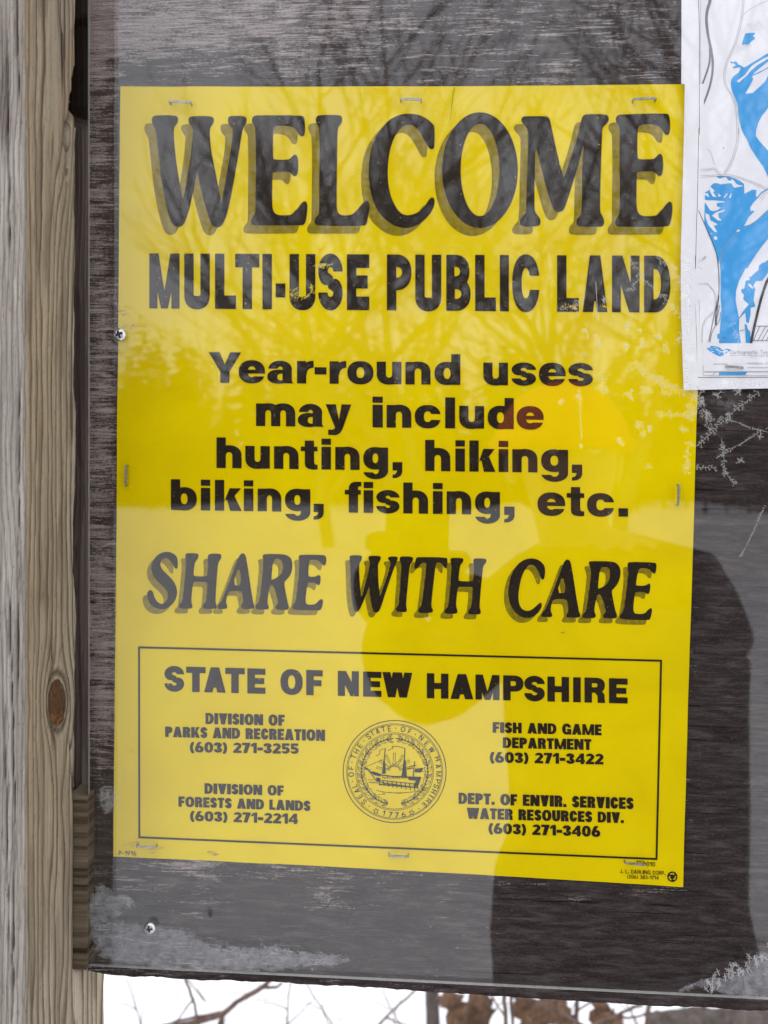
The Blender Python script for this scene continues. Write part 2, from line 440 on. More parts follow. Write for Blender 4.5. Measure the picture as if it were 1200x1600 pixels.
def glyph(ch, X, Y, w, sv, sh, xh=.735):
    B = lambda *a: box(X, Y, *a)
    PL = lambda *p: sd_poly(X, Y, np.array(p, float))
    ring = lambda y0, y1, x0=0, x1=None: S_(sel(X, Y, (x0 + (w if x1 is None else x1)) / 2, (y0 + y1) / 2, ((w if x1 is None else x1) - x0) / 2, (y1 - y0) / 2), sel(X, Y, (x0 + (w if x1 is None else x1)) / 2, (y0 + y1) / 2, ((w if x1 is None else x1) - x0) / 2 - sv, (y1 - y0) / 2 - sh))
    ov = .012
    d = sv * 1.1
    if ch in 'I|': return B(0, 0, w, 1)
    if ch == 'l': return B(0, 0, w, 1)
    if ch == '-': return B(0, .30 if sh < .22 else .27, w, .30 + min(.26, sh * 1.15))
    if ch == '.': return B(0, 0, w, min(.27, w))
    if ch == ',': return U(B(0, 0, w, .27), PL((w * .45, .02), (w, .02), (w, -.05), (w * .85, -.16), (w * .5, -.23), (0, -.25), (0, -.14), (w * .3, -.11), (w * .45, -.04)))
    if ch == '·': return sel(X, Y, w / 2, .5, .1, .1, 2)
    if ch == 'E': return U(B(0, 0, sv, 1), B(0, 0, w, sh), B(0, .5 - sh * .47, w * .93, .5 + sh * .5), B(0, 1 - sh, w, 1))
    if ch == 'F': return U(B(0, 0, sv, 1), B(0, .5 - sh * .55, w * .92, .5 + sh * .42), B(0, 1 - sh, w, 1))
    if ch == 'L': return U(B(0, 0, sv, 1), B(0, 0, w, sh))
    if ch == 'T': return U(B(w / 2 - sv / 2, 0, w / 2 + sv / 2, 1), B(0, 1 - sh, w, 1))
    if ch == 'H': return U(B(0, 0, sv, 1), B(w - sv, 0, w, 1), B(0, .5 - sh / 2, w, .5 + sh / 2))
    if ch == 'N': return U(B(0, 0, sv * .95, 1), B(w - sv * .95, 0, w, 1), PL((0, 1), (d, 1), (w, 0), (w - d, 0)))
    if ch == 'M':
        k = sv * .86; q = sv * .58
        return U(B(0, 0, k, 1), B(w - k, 0, w, 1), PL((0, 1), (sv * .98, 1), (w / 2 + q * .5, 0), (w / 2 - q * .62, 0)), PL((w, 1), (w - sv * .98, 1), (w / 2 - q * .5, 0), (w / 2 + q * .62, 0)))
    if ch == 'A':
        ap = sv * 1.12; sl = w / 2 - ap / 2
        o = PL((0, 0), (w / 2 - ap / 2, 1), (w / 2 + ap / 2, 1), (w, 0))
        yi = (w / 2 - d) / sl
        i = PL((d, -.02), (w / 2, yi), (w - d, -.02))
        bar = B(w * .18, .19, w * .82, .19 + sh * .82)
        return U(S_(o, i), I_(bar, o))
    if ch == 'V': return vee(X, Y, w, d, sv * 1.05)
    if ch == 'W':
        m = sv * .9; h = (w + m) / 2
        return U(vee(X, Y, h, d * .95, sv * .98), vee(X - (w - h), Y, h, d * .95, sv * .98))
    if ch == 'Y': return U(B(w / 2 - sv / 2, 0, w / 2 + sv / 2, .45), PL((0, 1), (sv * 1.2, 1), (w / 2, .60), (w - sv * 1.2, 1), (w, 1), (w / 2 + sv / 2, .36), (w / 2 - sv / 2, .36)))
    if ch == 'K': return U(B(0, 0, sv, 1), PL((sv * .8, .26), (w - min(d, (w - sv) * .72), 1), (w - .01, 1), (sv + (w - sv) * .36, .50), (sv * .8, .34)), PL((sv * .9, .46), (sv + (w - sv) * .42, .64), (w, 0), (w - min(d, (w - sv) * .78), 0)))
    if ch == 'P': return U(B(0, 0, sv, 1), bowl(X, Y, .36, 1, w, sv, sh * .92))
    if ch == 'R': return U(B(0, 0, sv, 1), bowl(X, Y, .40, 1, w * .97, sv, sh * .9), PL((w * .42, .48), (w * .78, .50), (w * .95, .34), (w * .96, .1), (w, 0), (w - sv * 1.05, 0), (w - sv * 1.08, .28), (w * .5, .40)))
    if ch == 'B': return U(bowl(X, Y, 0, .5 + sh * .42, w, sv, sh * .88), bowl(X, Y, .5 - sh * .40, 1, w * .95, sv, sh * .88))
    if ch == 'D': return bowl(X, Y, 0, 1, w, sv, sh * .95)
    if ch in 'O0': return ring(-ov, 1 + ov)
    if ch == 'C': return S_(ring(-ov, 1 + ov), B(w * .55, .385, w + 1, .635))
    if ch == 'G': return U(S_(ring(-ov, 1 + ov), B(w * .55, .3, w + 1, .645)), B(w * .54, .5 - sh * .75, w, .52), B(w - sv * .75, 0, w, .5))
    if ch == 'U':
        b = min(.45, w * .55)
        r = S_(I_(sel(X, Y, w / 2, b, w / 2, b + ov), Y - b), sel(X, Y, w / 2, b, w / 2 - sv, b - sh * .95))
        return U(B(0, b - .005, sv, 1), B(w - sv, b - .005, w, 1), r)
    if ch == 'J': return U(B(w - sv, .3, w, 1), I_(pen(X, Y, arc(w / 2, .32, w / 2 - sv / 2, .32 - sh / 2, -180, 0), sv, sh), Y - .32))
    if ch == 'S': return scut(X, Y, w, sv, sh, 1.0)
    if ch == 's': return scut(X, Y, w, sv, sh * .88, xh)
    # digits
    if ch == '1': return U(B(w - sv, 0, w, 1), PL((0, .80), (w - sv, 1), (w - sv * .5, 1), (w - sv * .5, .74), (0, .60)))
    if ch == '2': return S_(U(pen(X, Y, arc(w / 2, 1 - sh / 2 - .2, w / 2 - sv / 2, .2, 180, -20) + [(sv * .62, sh * .75)], sv, sh), B(0, 0, w, sh)), B(-1, .52, w * .45, .74) if sv > .2 else B(-9, 0, -8, 1))
    if ch == '3': return S_(U(pen(X, Y, arc(w * .47, .75 - .01, w * .5 - sv / 2, .25 - sh / 2, 160, -90), sv, sh), pen(X, Y, arc(w * .5, .27, w / 2 - sv / 2, .27 - sh / 2, 90, -165), sv, sh)), B(-1, .33, w * .40, .68))
    if ch == '4': return U(B(w * .9 - sv, 0, w * .9, 1), B(0, .18, w, .18 + sh * .85), PL((0, .18 + sh * .85), (w * .9 - sv * .9, 1), (w * .9 - sv * .1, 1), (w * .9 - sv * .3, .80), (sv * .75, .18 + sh * .8)))
    if ch == '5': return U(B(w * .08, 1 - sh, w * .95, 1), B(w * .06, .45, w * .06 + sv * .85, 1), S_(pen(X, Y, arc(w * .48, .33, w * .52 - sv / 2, .33 - sh / 2, 120, -165), sv, sh), B(-1, .24, w * .4, .40)))
    if ch == '6': return U(ring(-ov, .64), I_(pen(X, Y, [(sv / 2, .32), (sv * .62, .5), (w * .40, .8), (w * .62, 1.05)], sv, sh), Y - 1))
    if ch == '9': return glyph('6', w - X, 1 - Y, w, sv, sh)
    if ch == '7': return U(B(0, 1 - sh, w, 1), PL((w - sv * 1.2, 1), (w, 1), (w, .88), (sv * 1.45, 0), (sv * .3, 0)))
    if ch == '8': return U(ring(-ov, .56), ring(.46, 1 + ov, w * .06, w * .94))
    if ch == '(': return I_(pen(X, Y, arc(w * 1.9, .45, w * 1.9 - sv * .45, .72, 142, 218), sv * .9, sh), box(X, Y, -1, -.17, w, 1.07))
    if ch == ')': return glyph('(', w - X, Y, w, sv, sh)
    # lower case
    r = min(.47 * w, .36)
    def arch(x0, x1):
        ww = x1 - x0; rr = min(.5 * ww, .34)
        o = U(B(x0, 0, x1, xh - rr), sel(X, Y, (x0 + x1) / 2, xh - rr, ww / 2, rr + ov))
        i = U(B(x0 + sv, -.05, x1 - sv, xh - rr), sel(X, Y, (x0 + x1) / 2, xh - rr, max(.03, ww / 2 - sv), max(.03, rr - sh * 1.05)))
        return S_(o, i)
    if ch == 'n': return U(B(0, 0, sv, xh), arch(0, w))
    if ch == 'm':
        h = (w + sv) / 2
        return U(B(0, 0, sv, xh), arch(0, h), arch(w - h, w))
    if ch == 'u': return glyph('n', w - X, xh - Y, w, sv, sh, xh)
    if ch == 'h': return U(B(0, 0, sv, 1), arch(0, w))
    if ch == 'r': return U(B(0, 0, sv, xh), I_(S_(sel(X, Y, sv + (w - sv) * .95, xh - .26, (w - sv) * .95 + sv * .3, .27), sel(X, Y, w + .02, xh - .26 - sh * .85, max(.05, w - sv) , .22)), np.maximum(X - w, .30 - Y)))
    if ch == 'o': return ring(-ov, xh + ov)
    if ch == 'c': return S_(ring(-ov, xh + ov), B(w * .58, xh * .365, w + 1, xh * .62))
    if ch == 'e': return U(S_(ring(-ov, xh + ov), B(w * .52, xh * .30, w + 1, xh * .42)), I_(B(sv * .6, xh * .42, w - .01, xh * .42 + sh * .62), sel(X, Y, w / 2, xh / 2, w / 2, xh / 2 + ov)))
    if ch == 'a':
        st = U(B(w * .93 - sv, .10, w * .93, xh * .62), PL((w * .93 - sv, .2), (w * .93, .2), (w * .94, .06), (w, .0), (w - sv * .95, .0), (w * .93 - sv, .1)))
        top = S_(pen(X, Y, arc(w * .49, xh - sh / 2 - .17, w * .45 - sv / 2, .17 + ov, 178, 0), sv, sh * .95), B(-1, .2, w * .5, xh * .645))
        low = S_(sel(X, Y, w * .44, .215, w * .44, .23), sel(X, Y, w * .53, .205, w * .44 - sv * .82, .215 - sh * .52))
        return U(st, top, I_(low, X - w * .8))
    if ch == 'd': return U(B(w - sv, 0, w, 1), ring(-ov, xh + ov, 0, w - .02))
    if ch == 'b': return U(B(0, 0, sv, 1), ring(-ov, xh + ov, .02, w))
    if ch == 'q' or ch == 'g':
        tail = I_(pen(X, Y, arc(w / 2, -.02, w / 2 - sv / 2, .19, -165, 0), sv, sh * .8), Y - .02)
        return U(B(w - sv, -.02, w, xh), ring(.02, xh + ov, 0, w - .02), S_(tail, B(-1, -.07, w * .4, .2)))
    if ch == 'p': return U(B(0, -.25, sv, xh), ring(-ov, xh + ov, .02, w))
    if ch == 'y': return U(PL((0, xh), (sv * 1.1, xh), (w * .52, .22), (w - sv * 1.05, xh), (w, xh), (w * .66, -.06), (w * .56, -.2), (w * .4, -.265), (w * .1, -.26), (w * .1, -.09), (w * .28, -.09), (w * .37, -.03)))
    if ch == 'v': return vee(X, Y, w, d, sv, xh)
    if ch == 'x': return U(PL((0, xh), (d, xh), (w, 0), (w - d, 0)), PL((w, xh), (w - d, xh), (0, 0), (d, 0)))
    if ch == 'k': return U(B(0, 0, sv, 1), PL((sv * .9, .22), (w - sv * 1.3, xh), (w - .02, xh), (sv * 1.7, .34), (sv * .9, .36)), PL((sv * 1.3, .36), (sv * 2.05, .52), (w, 0), (w - sv * 1.25, 0)))
    if ch == 'i': return U(B(0, 0, w, xh), B(0, .80, w, 1))
    if ch == 't': return U(B(w * .24, .18, w * .24 + sv, .93), B(0, xh - .15, w, xh), PL((w * .24, .2), (w * .24 + sv, .22), (w * .24 + sv + .03, .16), (w, .15), (w, .0), (w * .72, -.01), (w * .42, .02), (w * .27, .09)))
    if ch == 'f': return U(B(w * .24, 0, w * .24 + sv, .8), B(0, xh - .15, w * .97, xh), PL((w * .24, .7), (w * .24, .84), (w * .38, .96), (w * .6, 1.0), (w, 1.0), (w, .85), (w * .82, .845), (w * .24 + sv, .80), (w * .24 + sv, .7)))
    raise ValueError(ch)
def put(fl, ch, xl, xr, line, sv, sh, xh=.735):
    """line = (xa, topa, basea, xb, topb, baseb): cap line and baseline across the word"""
    xa, ta, ba, xb, tb, bb = line
    cap = ((ba - ta) + (bb - tb)) / 2
    def fn(X, Y):
        t = (X - xa) / (xb - xa)
        top = ta + t * (tb - ta); base = ba + t * (bb - ba)
        return glyph(ch, (X - xl) / cap, (base - Y) / (base - top), (xr - xl) / cap, sv, sh, xh) * cap
    y0 = min(ta, tb) - 4 - abs(tb - ta); y1 = max(ba, bb) + .3 * cap + 4
    fl.add(fn, (xl - 2, min(ta, tb) - 3, xr + 2, y1))
WD = {'I': .34, '.': .27, ',': .27, '-': .42, '(': .34, ')': .34, ' ': .36, 'D': .72, 'V': .74, 'S': .60, 'O': .80, 'N': .78, 'F': .56, 'P': .64, 'A': .80, 'R': .68, 'K': .76,
      'E': .57, 'C': .66, 'T': .60, 'H': .74, 'G': .76, 'M': .98, 'U': .70, 'W': 1.06, 'L': .54, 'J': .5, '1': .46, '7': .62, '4': .72, '6': .68, '0': .68, '3': .64, '2': .64, '5': .64, '8': .66, '9': .66, '·': .3}
def row(fl, text, x0, x1, line, sv, sh, gap=.07, wd=WD, xh=.735, stemw=None):
    ws = [wd.get(c, .6) for c in text]
    if stemw: ws = [stemw if c in 'Iil' else a for c, a in zip(text, ws)]
    tot = sum(ws) + gap * (len(text) - 1)
    k = (x1 - x0) / tot; x = x0
    for c, a in zip(text, ws):
        if c != ' ': put(fl, c, x, x + a * k, line, sv, sh, xh)
        x += (a + gap) * k
def word(fl, spec, line, sv, sh, xh=.735):
    for c, a, b in spec: put(fl, c, a, b, line, sv, sh, xh)
def Q(p):
    """photo pixel of a world point"""
    p = np.asarray(p, float).copy(); p[..., 1] += DIST; p[..., 2] -= EYE
    c = p @ R
    return 600 + F * c[..., 0] / c[..., 2], 800 + F * c[..., 1] / c[..., 2]
YA_F, YA_B = -.0078, -.0048          # front and back face of the clear sheet
G = lambda px, py, cx, cy, sx, sy: np.exp(-((px - cx) / sx) ** 2 - ((py - cy) / sy) ** 2)
ss = lambda a, b, x: (lambda t: t * t * (3 - 2 * t))(np.clip((x - a) / (b - a), 0, 1))
def grid_faces(nr, nc, off=0):
    return [(off + r * nc + c, off + r * nc + c + 1, off + (r + 1) * nc + c + 1, off + (r + 1) * nc + c) for r in range(nr - 1) for c in range(nc - 1)]
def slab(pf, pb):
    """closed slab from a front and a back grid of points (rows x cols x 3)"""
    nr, nc = pf.shape[:2]; n = nr * nc
    fs = grid_faces(nr, nc) + [f[::-1] for f in grid_faces(nr, nc, n)]
    rim = [c for c in range(nc)] + [r * nc + nc - 1 for r in range(1, nr)] + [(nr - 1) * nc + c for c in range(nc - 2, -1, -1)] + [r * nc for r in range(nr - 2, 0, -1)]
    for a, b in zip(rim, rim[1:] + rim[:1]): fs.append((b, a, a + n, b + n))
    return np.vstack([pf.reshape(-1, 3), pb.reshape(-1, 3)]), fs
def attrib(o, name, vals):
    a = o.data.attributes.new(name, 'FLOAT', 'POINT'); a.data.foreach_set('value', np.asarray(vals, np.float32))
# ------------------------------------------------------------------ snow ground
def GZ(X, Y):
    X = np.asarray(X, float); Y = np.asarray(Y, float)
    Z = (vnoise(X * .5, Y * .5, 4, 4) - .5) * .16 * np.clip((np.hypot(X, Y + .6) - .4) / 2, .15, 1) + (vnoise(X * 3, Y * 3, 9, 3) - .5) * .03
    return Z + .85 * ss(3, 22, -Y) + .5 * ss(22, 40, -Y) + 1.1 * (vnoise(X * .33, Y * .33, 77, 3) - .5) * ss(7, 20, -Y) + .035 * (vnoise(X * 5.5, Y * 5.5, 19, 4) - .5) * ss(8, 1, np.hypot(X, Y))
def ground():
    xs = np.unique(np.concatenate([np.linspace(-60, 60, 61), np.linspace(-4, 4, 81)]))
    ys = np.unique(np.concatenate([np.linspace(-60, 60, 61), np.linspace(-5, 5, 101)]))
    X, Y = np.meshgrid(xs, ys)
    Z = GZ(X, Y)
    o = mesh_obj('snow_ground', np.stack([X, Y, Z], -1).reshape(-1, 3), grid_faces(len(ys), len(xs)), MAT['snow'], smooth=True)
    o['kind'] = 'structure'
ground()
# ------------------------------------------------------------------ wooden post (rounded 4x4), rings follow cathedrals and a knot
XS = float(P(128, 800, 0)[0]); YF0, YB0 = -.063, .0345
def post():
    us = []                                   # perimeter: (x, y, outward nx, ny)
    W = .092
    for k in np.linspace(0, 1, 110): us.append((XS - W + k * (W - .002), YF0, 0, -1))
    for a in (22, 45, 68): us.append((XS - .002 + .002 * math.sin(rad(a)), YF0 + .002 - .002 * math.cos(rad(a)), math.sin(rad(a)), -math.cos(rad(a))))
    for k in np.linspace(0, 1, 125): us.append((XS, YF0 + .002 + k * (YB0 - YF0 - .004), 1, 0))
    us.append((XS - .002, YB0, .5, .5)); us.append((XS - W, YB0, 0, 1)); us.append((XS - W, YF0, 0, -1))
    us = np.array(us); n = len(us)
    zs = np.concatenate([np.linspace(-.2, .98, 40)[:-1], np.linspace(.98, 1.86, 330), np.linspace(1.86, 2.5, 20)[1:]])
    X = np.tile(us[:, 0], (len(zs), 1)); Y = np.tile(us[:, 1], (len(zs), 1)); Z = np.tile(zs[:, None], (1, n))
    NX = np.tile(us[:, 2], (len(zs), 1)); NY = np.tile(us[:, 3], (len(zs), 1))
    px, py = Q(np.stack([X, Y, Z], -1))
    side = ss(.35, .8, NX) * ss(38, 43, px + 5 * (vnoise(py * .03, px * 0, 5) - .5))
    # ring phase on the side
    dx, dy = (px - 91) / 16.5, (py - 1096) / 46
    r2 = dx * dx + dy * dy
    u = np.where(r2 > 1, dx * (1 - 1 / np.maximum(r2, 1)), 0) * 16.5 + 91
    ph = (u - 40) / 8.6 + 2.2 * (vnoise(py * .003, u * .03, 2) - .5) + .5 * (vnoise(py * .012, u * .07, 3) - .5) + 1.3 * (vnoise(u * .06, u * 0, 33) - .5)
    ph = ph - 3.4 * G(px, py, 104, 40, 25, 190) - 1.6 * G(px, py, 96, 230, 20, 120)
    ph = np.where((r2 < 1), np.sqrt(r2) * 1.3 + .2, ph)
    pf = px / 8.0 + 2.4 * (vnoise(py * .004, px * .01, 12) - .5) - 1.8 * G(px, py, -8, 130, 26, 130) + .5 * (vnoise(py * .03, px * .08, 5) - .5)
    ring = np.where(side > .5, ph, pf)
    fr = ring - np.floor(ring)
    # carved relief: soft early wood weathers back, dark late wood stands proud
    relief = -.00055 * np.clip(1 - np.abs(fr - .86) / .45, 0, 1) * -1 - .0006
    relief += .0010 * (vnoise(py * .012, px * .06, 21) - .5)
    # bark pocket and wane along the back of the side, dark hole at the top
    ed = 119 + 3.5 * (vnoise(py * .02, py * 0, 31, 4) - .5) * 2
    above = ss(1250, 1225, py)
    rec = ss(ed - 1.5, ed + 3.0, px) * above * ss(139, 139.5, 200 + 0 * px)
    hole_e = 121 - 5 * ss(60, 150, py) + 5 * (vnoise(py * .05, py * 0, 41, 4) - .5) * 2
    hole = ss(hole_e - 1, hole_e + 2, px) * ss(196, 172, py + 14 * (vnoise(px * .2, px * 0, 8) - .5))
    crk_x = 116 - 11 * ss(150, 205, py) + 2 * np.sin(py * .11) + 3 * (vnoise(py * .09, py * 0, 15) - .5) + .03 * np.maximum(py - 205, 0)
    crk = np.exp(-((px - crk_x) / (2.8 - 2.0 * ss(190, 275, py))) ** 2) * ss(128, 150, py) * ss(300, 255, py)
    chx = [(24, -60, 175, .022), (9, 40, 420, .012), (30, 560, 1100, -.006), (12, 900, 1300, .03), (22, 1250, 1620, -.012), (5, 1080, 1500, .02)]
    ck = np.zeros_like(px)
    for c0, a, b, sl_ in chx: ck = np.maximum(ck, np.exp(-((px - (c0 + sl_ * (py - a) + 3 * (vnoise(py * .03, py * 0, int(c0)) - .5))) / 1.0) ** 2) * ss(a, a + 40, py) * ss(b, b - 60, py) * (1 - side))
    for c0, a, b, sl_ in ((109, 1140, 1260, .06), (98, 1000, 1062, -.14), (112, 600, 1000, .01)): ck = np.maximum(ck, .8 * np.exp(-((px - (c0 + sl_ * (py - a) + 2 * (vnoise(py * .05, py * 0, int(c0)) - .5))) / .8) ** 2) * ss(a, a + 25, py) * ss(b, b - 40, py) * side)
    kd = np.where(r2 < 1.3, np.exp(-((np.sqrt(r2) - 1) / .1) ** 2) * .8, 0) * side
    sunk = relief * .9 - .004 * rec - .022 * hole * (side > .5) - .006 * crk * (side > .5) - .002 * ck - .0006 * kd
    notch = ss(114.5, 116.5, px) * ss(1232, 1240, py) * ss(1512, 1506, py) * side
    sunk = sunk - .006 * notch
    X = X + NX * sunk; Y = Y + NY * sunk
    dark = np.clip(np.maximum.reduce([hole * side * .95, crk * .95 * side, ck, kd, .0 * rec * side]), 0, 1)
    brown = np.clip(rec * side * .9 + (1 - side) * (.42 * ss(24, 2, px + 9 * (vnoise(py * .012, py * 0, 51) - .5)) * ss(255, 190, py) * ss(-60, 60, py) + .22 * (vnoise(px * .12, py * .006, 61, 4) > .60)) + .30 * side * ss(.52, .66, vnoise(px * .10, py * .008, 71, 4)), 0, 1)
    orange = np.clip((1 - side) * 0 + ss(38, 40, px) * ss(44.5, 42.5, px) * ss(186, 165, py + 20 * (vnoise(py * .1, px * .3, 3) - .5)) * .6 + .45 * G(px, py, 112, 85, 6, 22) * side + .3 * G(px, py, 104, 160, 10, 26) * side, 0, 1)
    V = np.stack([X, Y, Z], -1).reshape(-1, 3)
    o = mesh_obj('wooden_post', V, grid_faces(len(zs), n) + [tuple(range((len(zs) - 1) * n, len(zs) * n))], MAT['post'], smooth=True)
    for nme, v in (('ring', ring), ('side', side), ('dark', dark), ('brown', brown), ('orange', orange)): attrib(o, nme, v.reshape(-1))
    WORLD[o.name] = (0, 0, 0)
    tag(o, 'weathered square wooden post with an oval knot, left of the sign board', 'post')
    # the knot: a low resinous boss with an uneven cracked face
    nr, na = 14, 40; vs = []; fs = []
    for i in range(nr + 1):
        for j in range(na):
            q = i / nr; a = 2 * math.pi * j / na
            x = 90.5 + 13.5 * q * math.cos(a) + 1.5 * (vnoise(q * 3, a * 2, 5) - .5); y = 1098 + 37 * q * math.sin(a)
            bump = .0007 * (1 - q ** 3) + .0009 * (vnoise(x * .35, y * .2, 3, 4) - .5)
            yy = YF0 + (XS - XS)
            # depth on the side plane: intersect the ray with x = XS
            c = np.array([(x - 600) / F, (y - 800) / F, 1.0]) @ R.T
            k = XS / c[0]
            vs.append((XS + bump - .0004, c[1] * k - DIST, c[2] * k + EYE))
    for i in range(nr):
        for j in range(na): fs.append((i * na + j, i * na + (j + 1) % na, (i + 1) * na + (j + 1) % na, (i + 1) * na + j))
    fm = [1 if (f[0] // na) > 6 and math.sin(2 * math.pi * (f[0] % na) / na) > .55 and vnoise((f[0] % na) * .5, (f[0] // na) * .7, 3) > .42 else 0 for f in fs]
    mesh_obj('knot', vs, fs, None, o, True, [MAT['knot'], MAT['amber']], fm)
post()
# ------------------------------------------------------------------ cross-grained block let into the post
def cleat():
    zt, zb = float(P(126, 1238, -.004)[2]), float(P(126, 1506, -.004)[2])
    nz = 90; zs = np.linspace(zb, zt, nz); vs = []
    for z in zs:
        j = .0004 * (vnoise(np.array(z * 160), np.array(0.), 6, 3) - .5)
        xr = float(P(135.6, 1370, -.0094)[0])
        for x, y in ((XS - .012, -.0094 + j), (xr, -.0094 + j), (xr, .011), (XS - .012, .011)): vs.append((float(x), float(y), z))
    fs = [(4 * k + a, 4 * k + (a + 1) % 4, 4 * k + 4 + (a + 1) % 4, 4 * k + 4 + a) for k in range(nz - 1) for a in range(4)] + [(3, 2, 1, 0), tuple(4 * (nz - 1) + a for a in range(4))]
    o = mesh_obj('wood_block', vs, fs, MAT['strips'])
    tag(mover(o, (XS, 0, zb)), 'short cross-grained block of wood squeezed between post and lower edge of the board', 'wood block')
cleat()
# ------------------------------------------------------------------ stained plywood board
def board():
    xl = float(P(137.5, 900, 0)[0]); xr = .335; zt = float(P(600, -260, 0)[2])
    bot = [(137, 1517), (165, 1523), (200, 1526), (260, 1529), (330, 1532), (450, 1538), (600, 1547), (700, 1553), (800, 1560), (900, 1566), (1000, 1571), (1100, 1576), (1200, 1580), (1560, 1598)]
    bx = P([b[0] for b in bot], [b[1] for b in bot], 0)
    nc, nr = 230, 260
    xs = np.linspace(xl, xr, nc)
    zb = np.interp(xs, bx[:, 0], bx[:, 2]) + .0024 * (vnoise(xs * 45, xs * 0, 3, 3) - .5) + .0003 * (vnoise(xs * 500, xs * 0, 6, 3) - .5)
    t = np.linspace(0, 1, nr)[:, None]
    Z = zb[None] * (1 - t) + zt * t; X = np.tile(xs, (nr, 1))
    px, py = Q(np.stack([X, X * 0, Z], -1))
    rough = .0015 * ss(.012, 0, Z - zb[None]) * vnoise(X * 300, Z * 300, 8, 3)
    Y = rough + .0004 * (vnoise(X * 60, Z * 300, 5) - .5)
    pf = np.stack([X, Y, Z], -1); pb = np.stack([X, X * 0 + .0125, Z], -1)
    v, f = slab(pf, pb)
    o = mesh_obj('backing_board', v, f, MAT['board'])
    wr = -.006 + .022 * ss(1340, 1400, py) + (.075 * ss(200, 150, px) * ss(1300, 1100, py) + .075 * ss(150, 20, py) * ss(760, 420, px) + .045 * ss(150, 60, py) * ss(700, 900, px) * 0 + .02 * ss(160, 40, py)
          - .085 * ss(1060, 1110, px) * ss(560, 640, py) - .035 * ss(760, 800, px) * ss(1330, 1420, py)
          + .06 * G(px, py, 560, 1365, 260, 22) + .05 * G(px, py, 300, 1345, 120, 20) - .03 * G(px, py, 320, 1440, 200, 60) + .09 * G(px, py, 1000, 1395, 60, 10) + .10 * G(px, py, 900, 1405, 40, 8)
          + .06 * G(px, py, 420, 1475, 60, 14) + .09 * G(px, py, 515, 1400, 35, 20) - .05 * ss(1300, 1400, py) * ss(330, 420, px) + .07 * G(px, py, 166, 1030, 22, 160) + .05 * G(px, py, 165, 560, 20, 160) + .05 * G(px, py, 230, 60, 120, 30))
    attrib(o, 'wear', np.concatenate([wr.reshape(-1), wr.reshape(-1) * 0]))
    tag(o, 'dark brown stained plywood notice board with flaking weathered finish and ragged lower edge', 'notice board')
    s = Field(400, 1390, 660, 1510, 2)
    for pts in ([(418, 1424), (419, 1446), (430, 1452), (441, 1440), (440, 1424)], [(441, 1440), (447, 1428), (456, 1424)], [(508, 1420), (520, 1405), (545, 1400), (560, 1412), (548, 1432), (526, 1440), (512, 1434)], [(542, 1442), (552, 1415), (556, 1402)], [(556, 1416), (572, 1412), (582, 1420)], [(460, 1472), (480, 1468)], [(531, 1500), (531, 1482), (535, 1478)]):
        s.line(chaikin(pts, 2, False), 2.0, w1=1.2)
    s.mesh('carved_scratches', -.0004, MAT['ink'], o)
board()
# ------------------------------------------------------------------ clear acrylic sheet with deposits of frost on it
def acrylic():
    q = [(136.3, -230), (1560, -230), (1560, 1581), (136.6, 1510.5)]
    f = P([a for a, b in q], [b for a, b in q], YA_F)
    b = f.copy(); b[:, 1] = YA_B
    c = .0007
    ins = f.copy(); ins[:, 0] += np.array([c, -c, -c, c]); ins[:, 2] += np.array([-c, -c, c, c]); ins[:, 1] = YA_F
    f[:, 1] = YA_F + c
    v = np.vstack([ins, f, b])
    fs = [(3, 2, 1, 0), (8, 9, 10, 11)]; fm = [0, 0]
    for k in range(4):
        k2 = (k + 1) % 4
        fs += [(k, k2, 4 + k2, 4 + k), (4 + k, 4 + k2, 8 + k2, 8 + k)]; fm += [1, 1]
    o = mesh_obj('acrylic_sheet', v, fs, None, None, False, [MAT['acrylic'], MAT['acrylic_edge']], fm)
    tag(o, 'clear acrylic sheet screwed over the notices, reflecting the snow and the photographer', 'clear sheet')
    return o
ACR = acrylic()
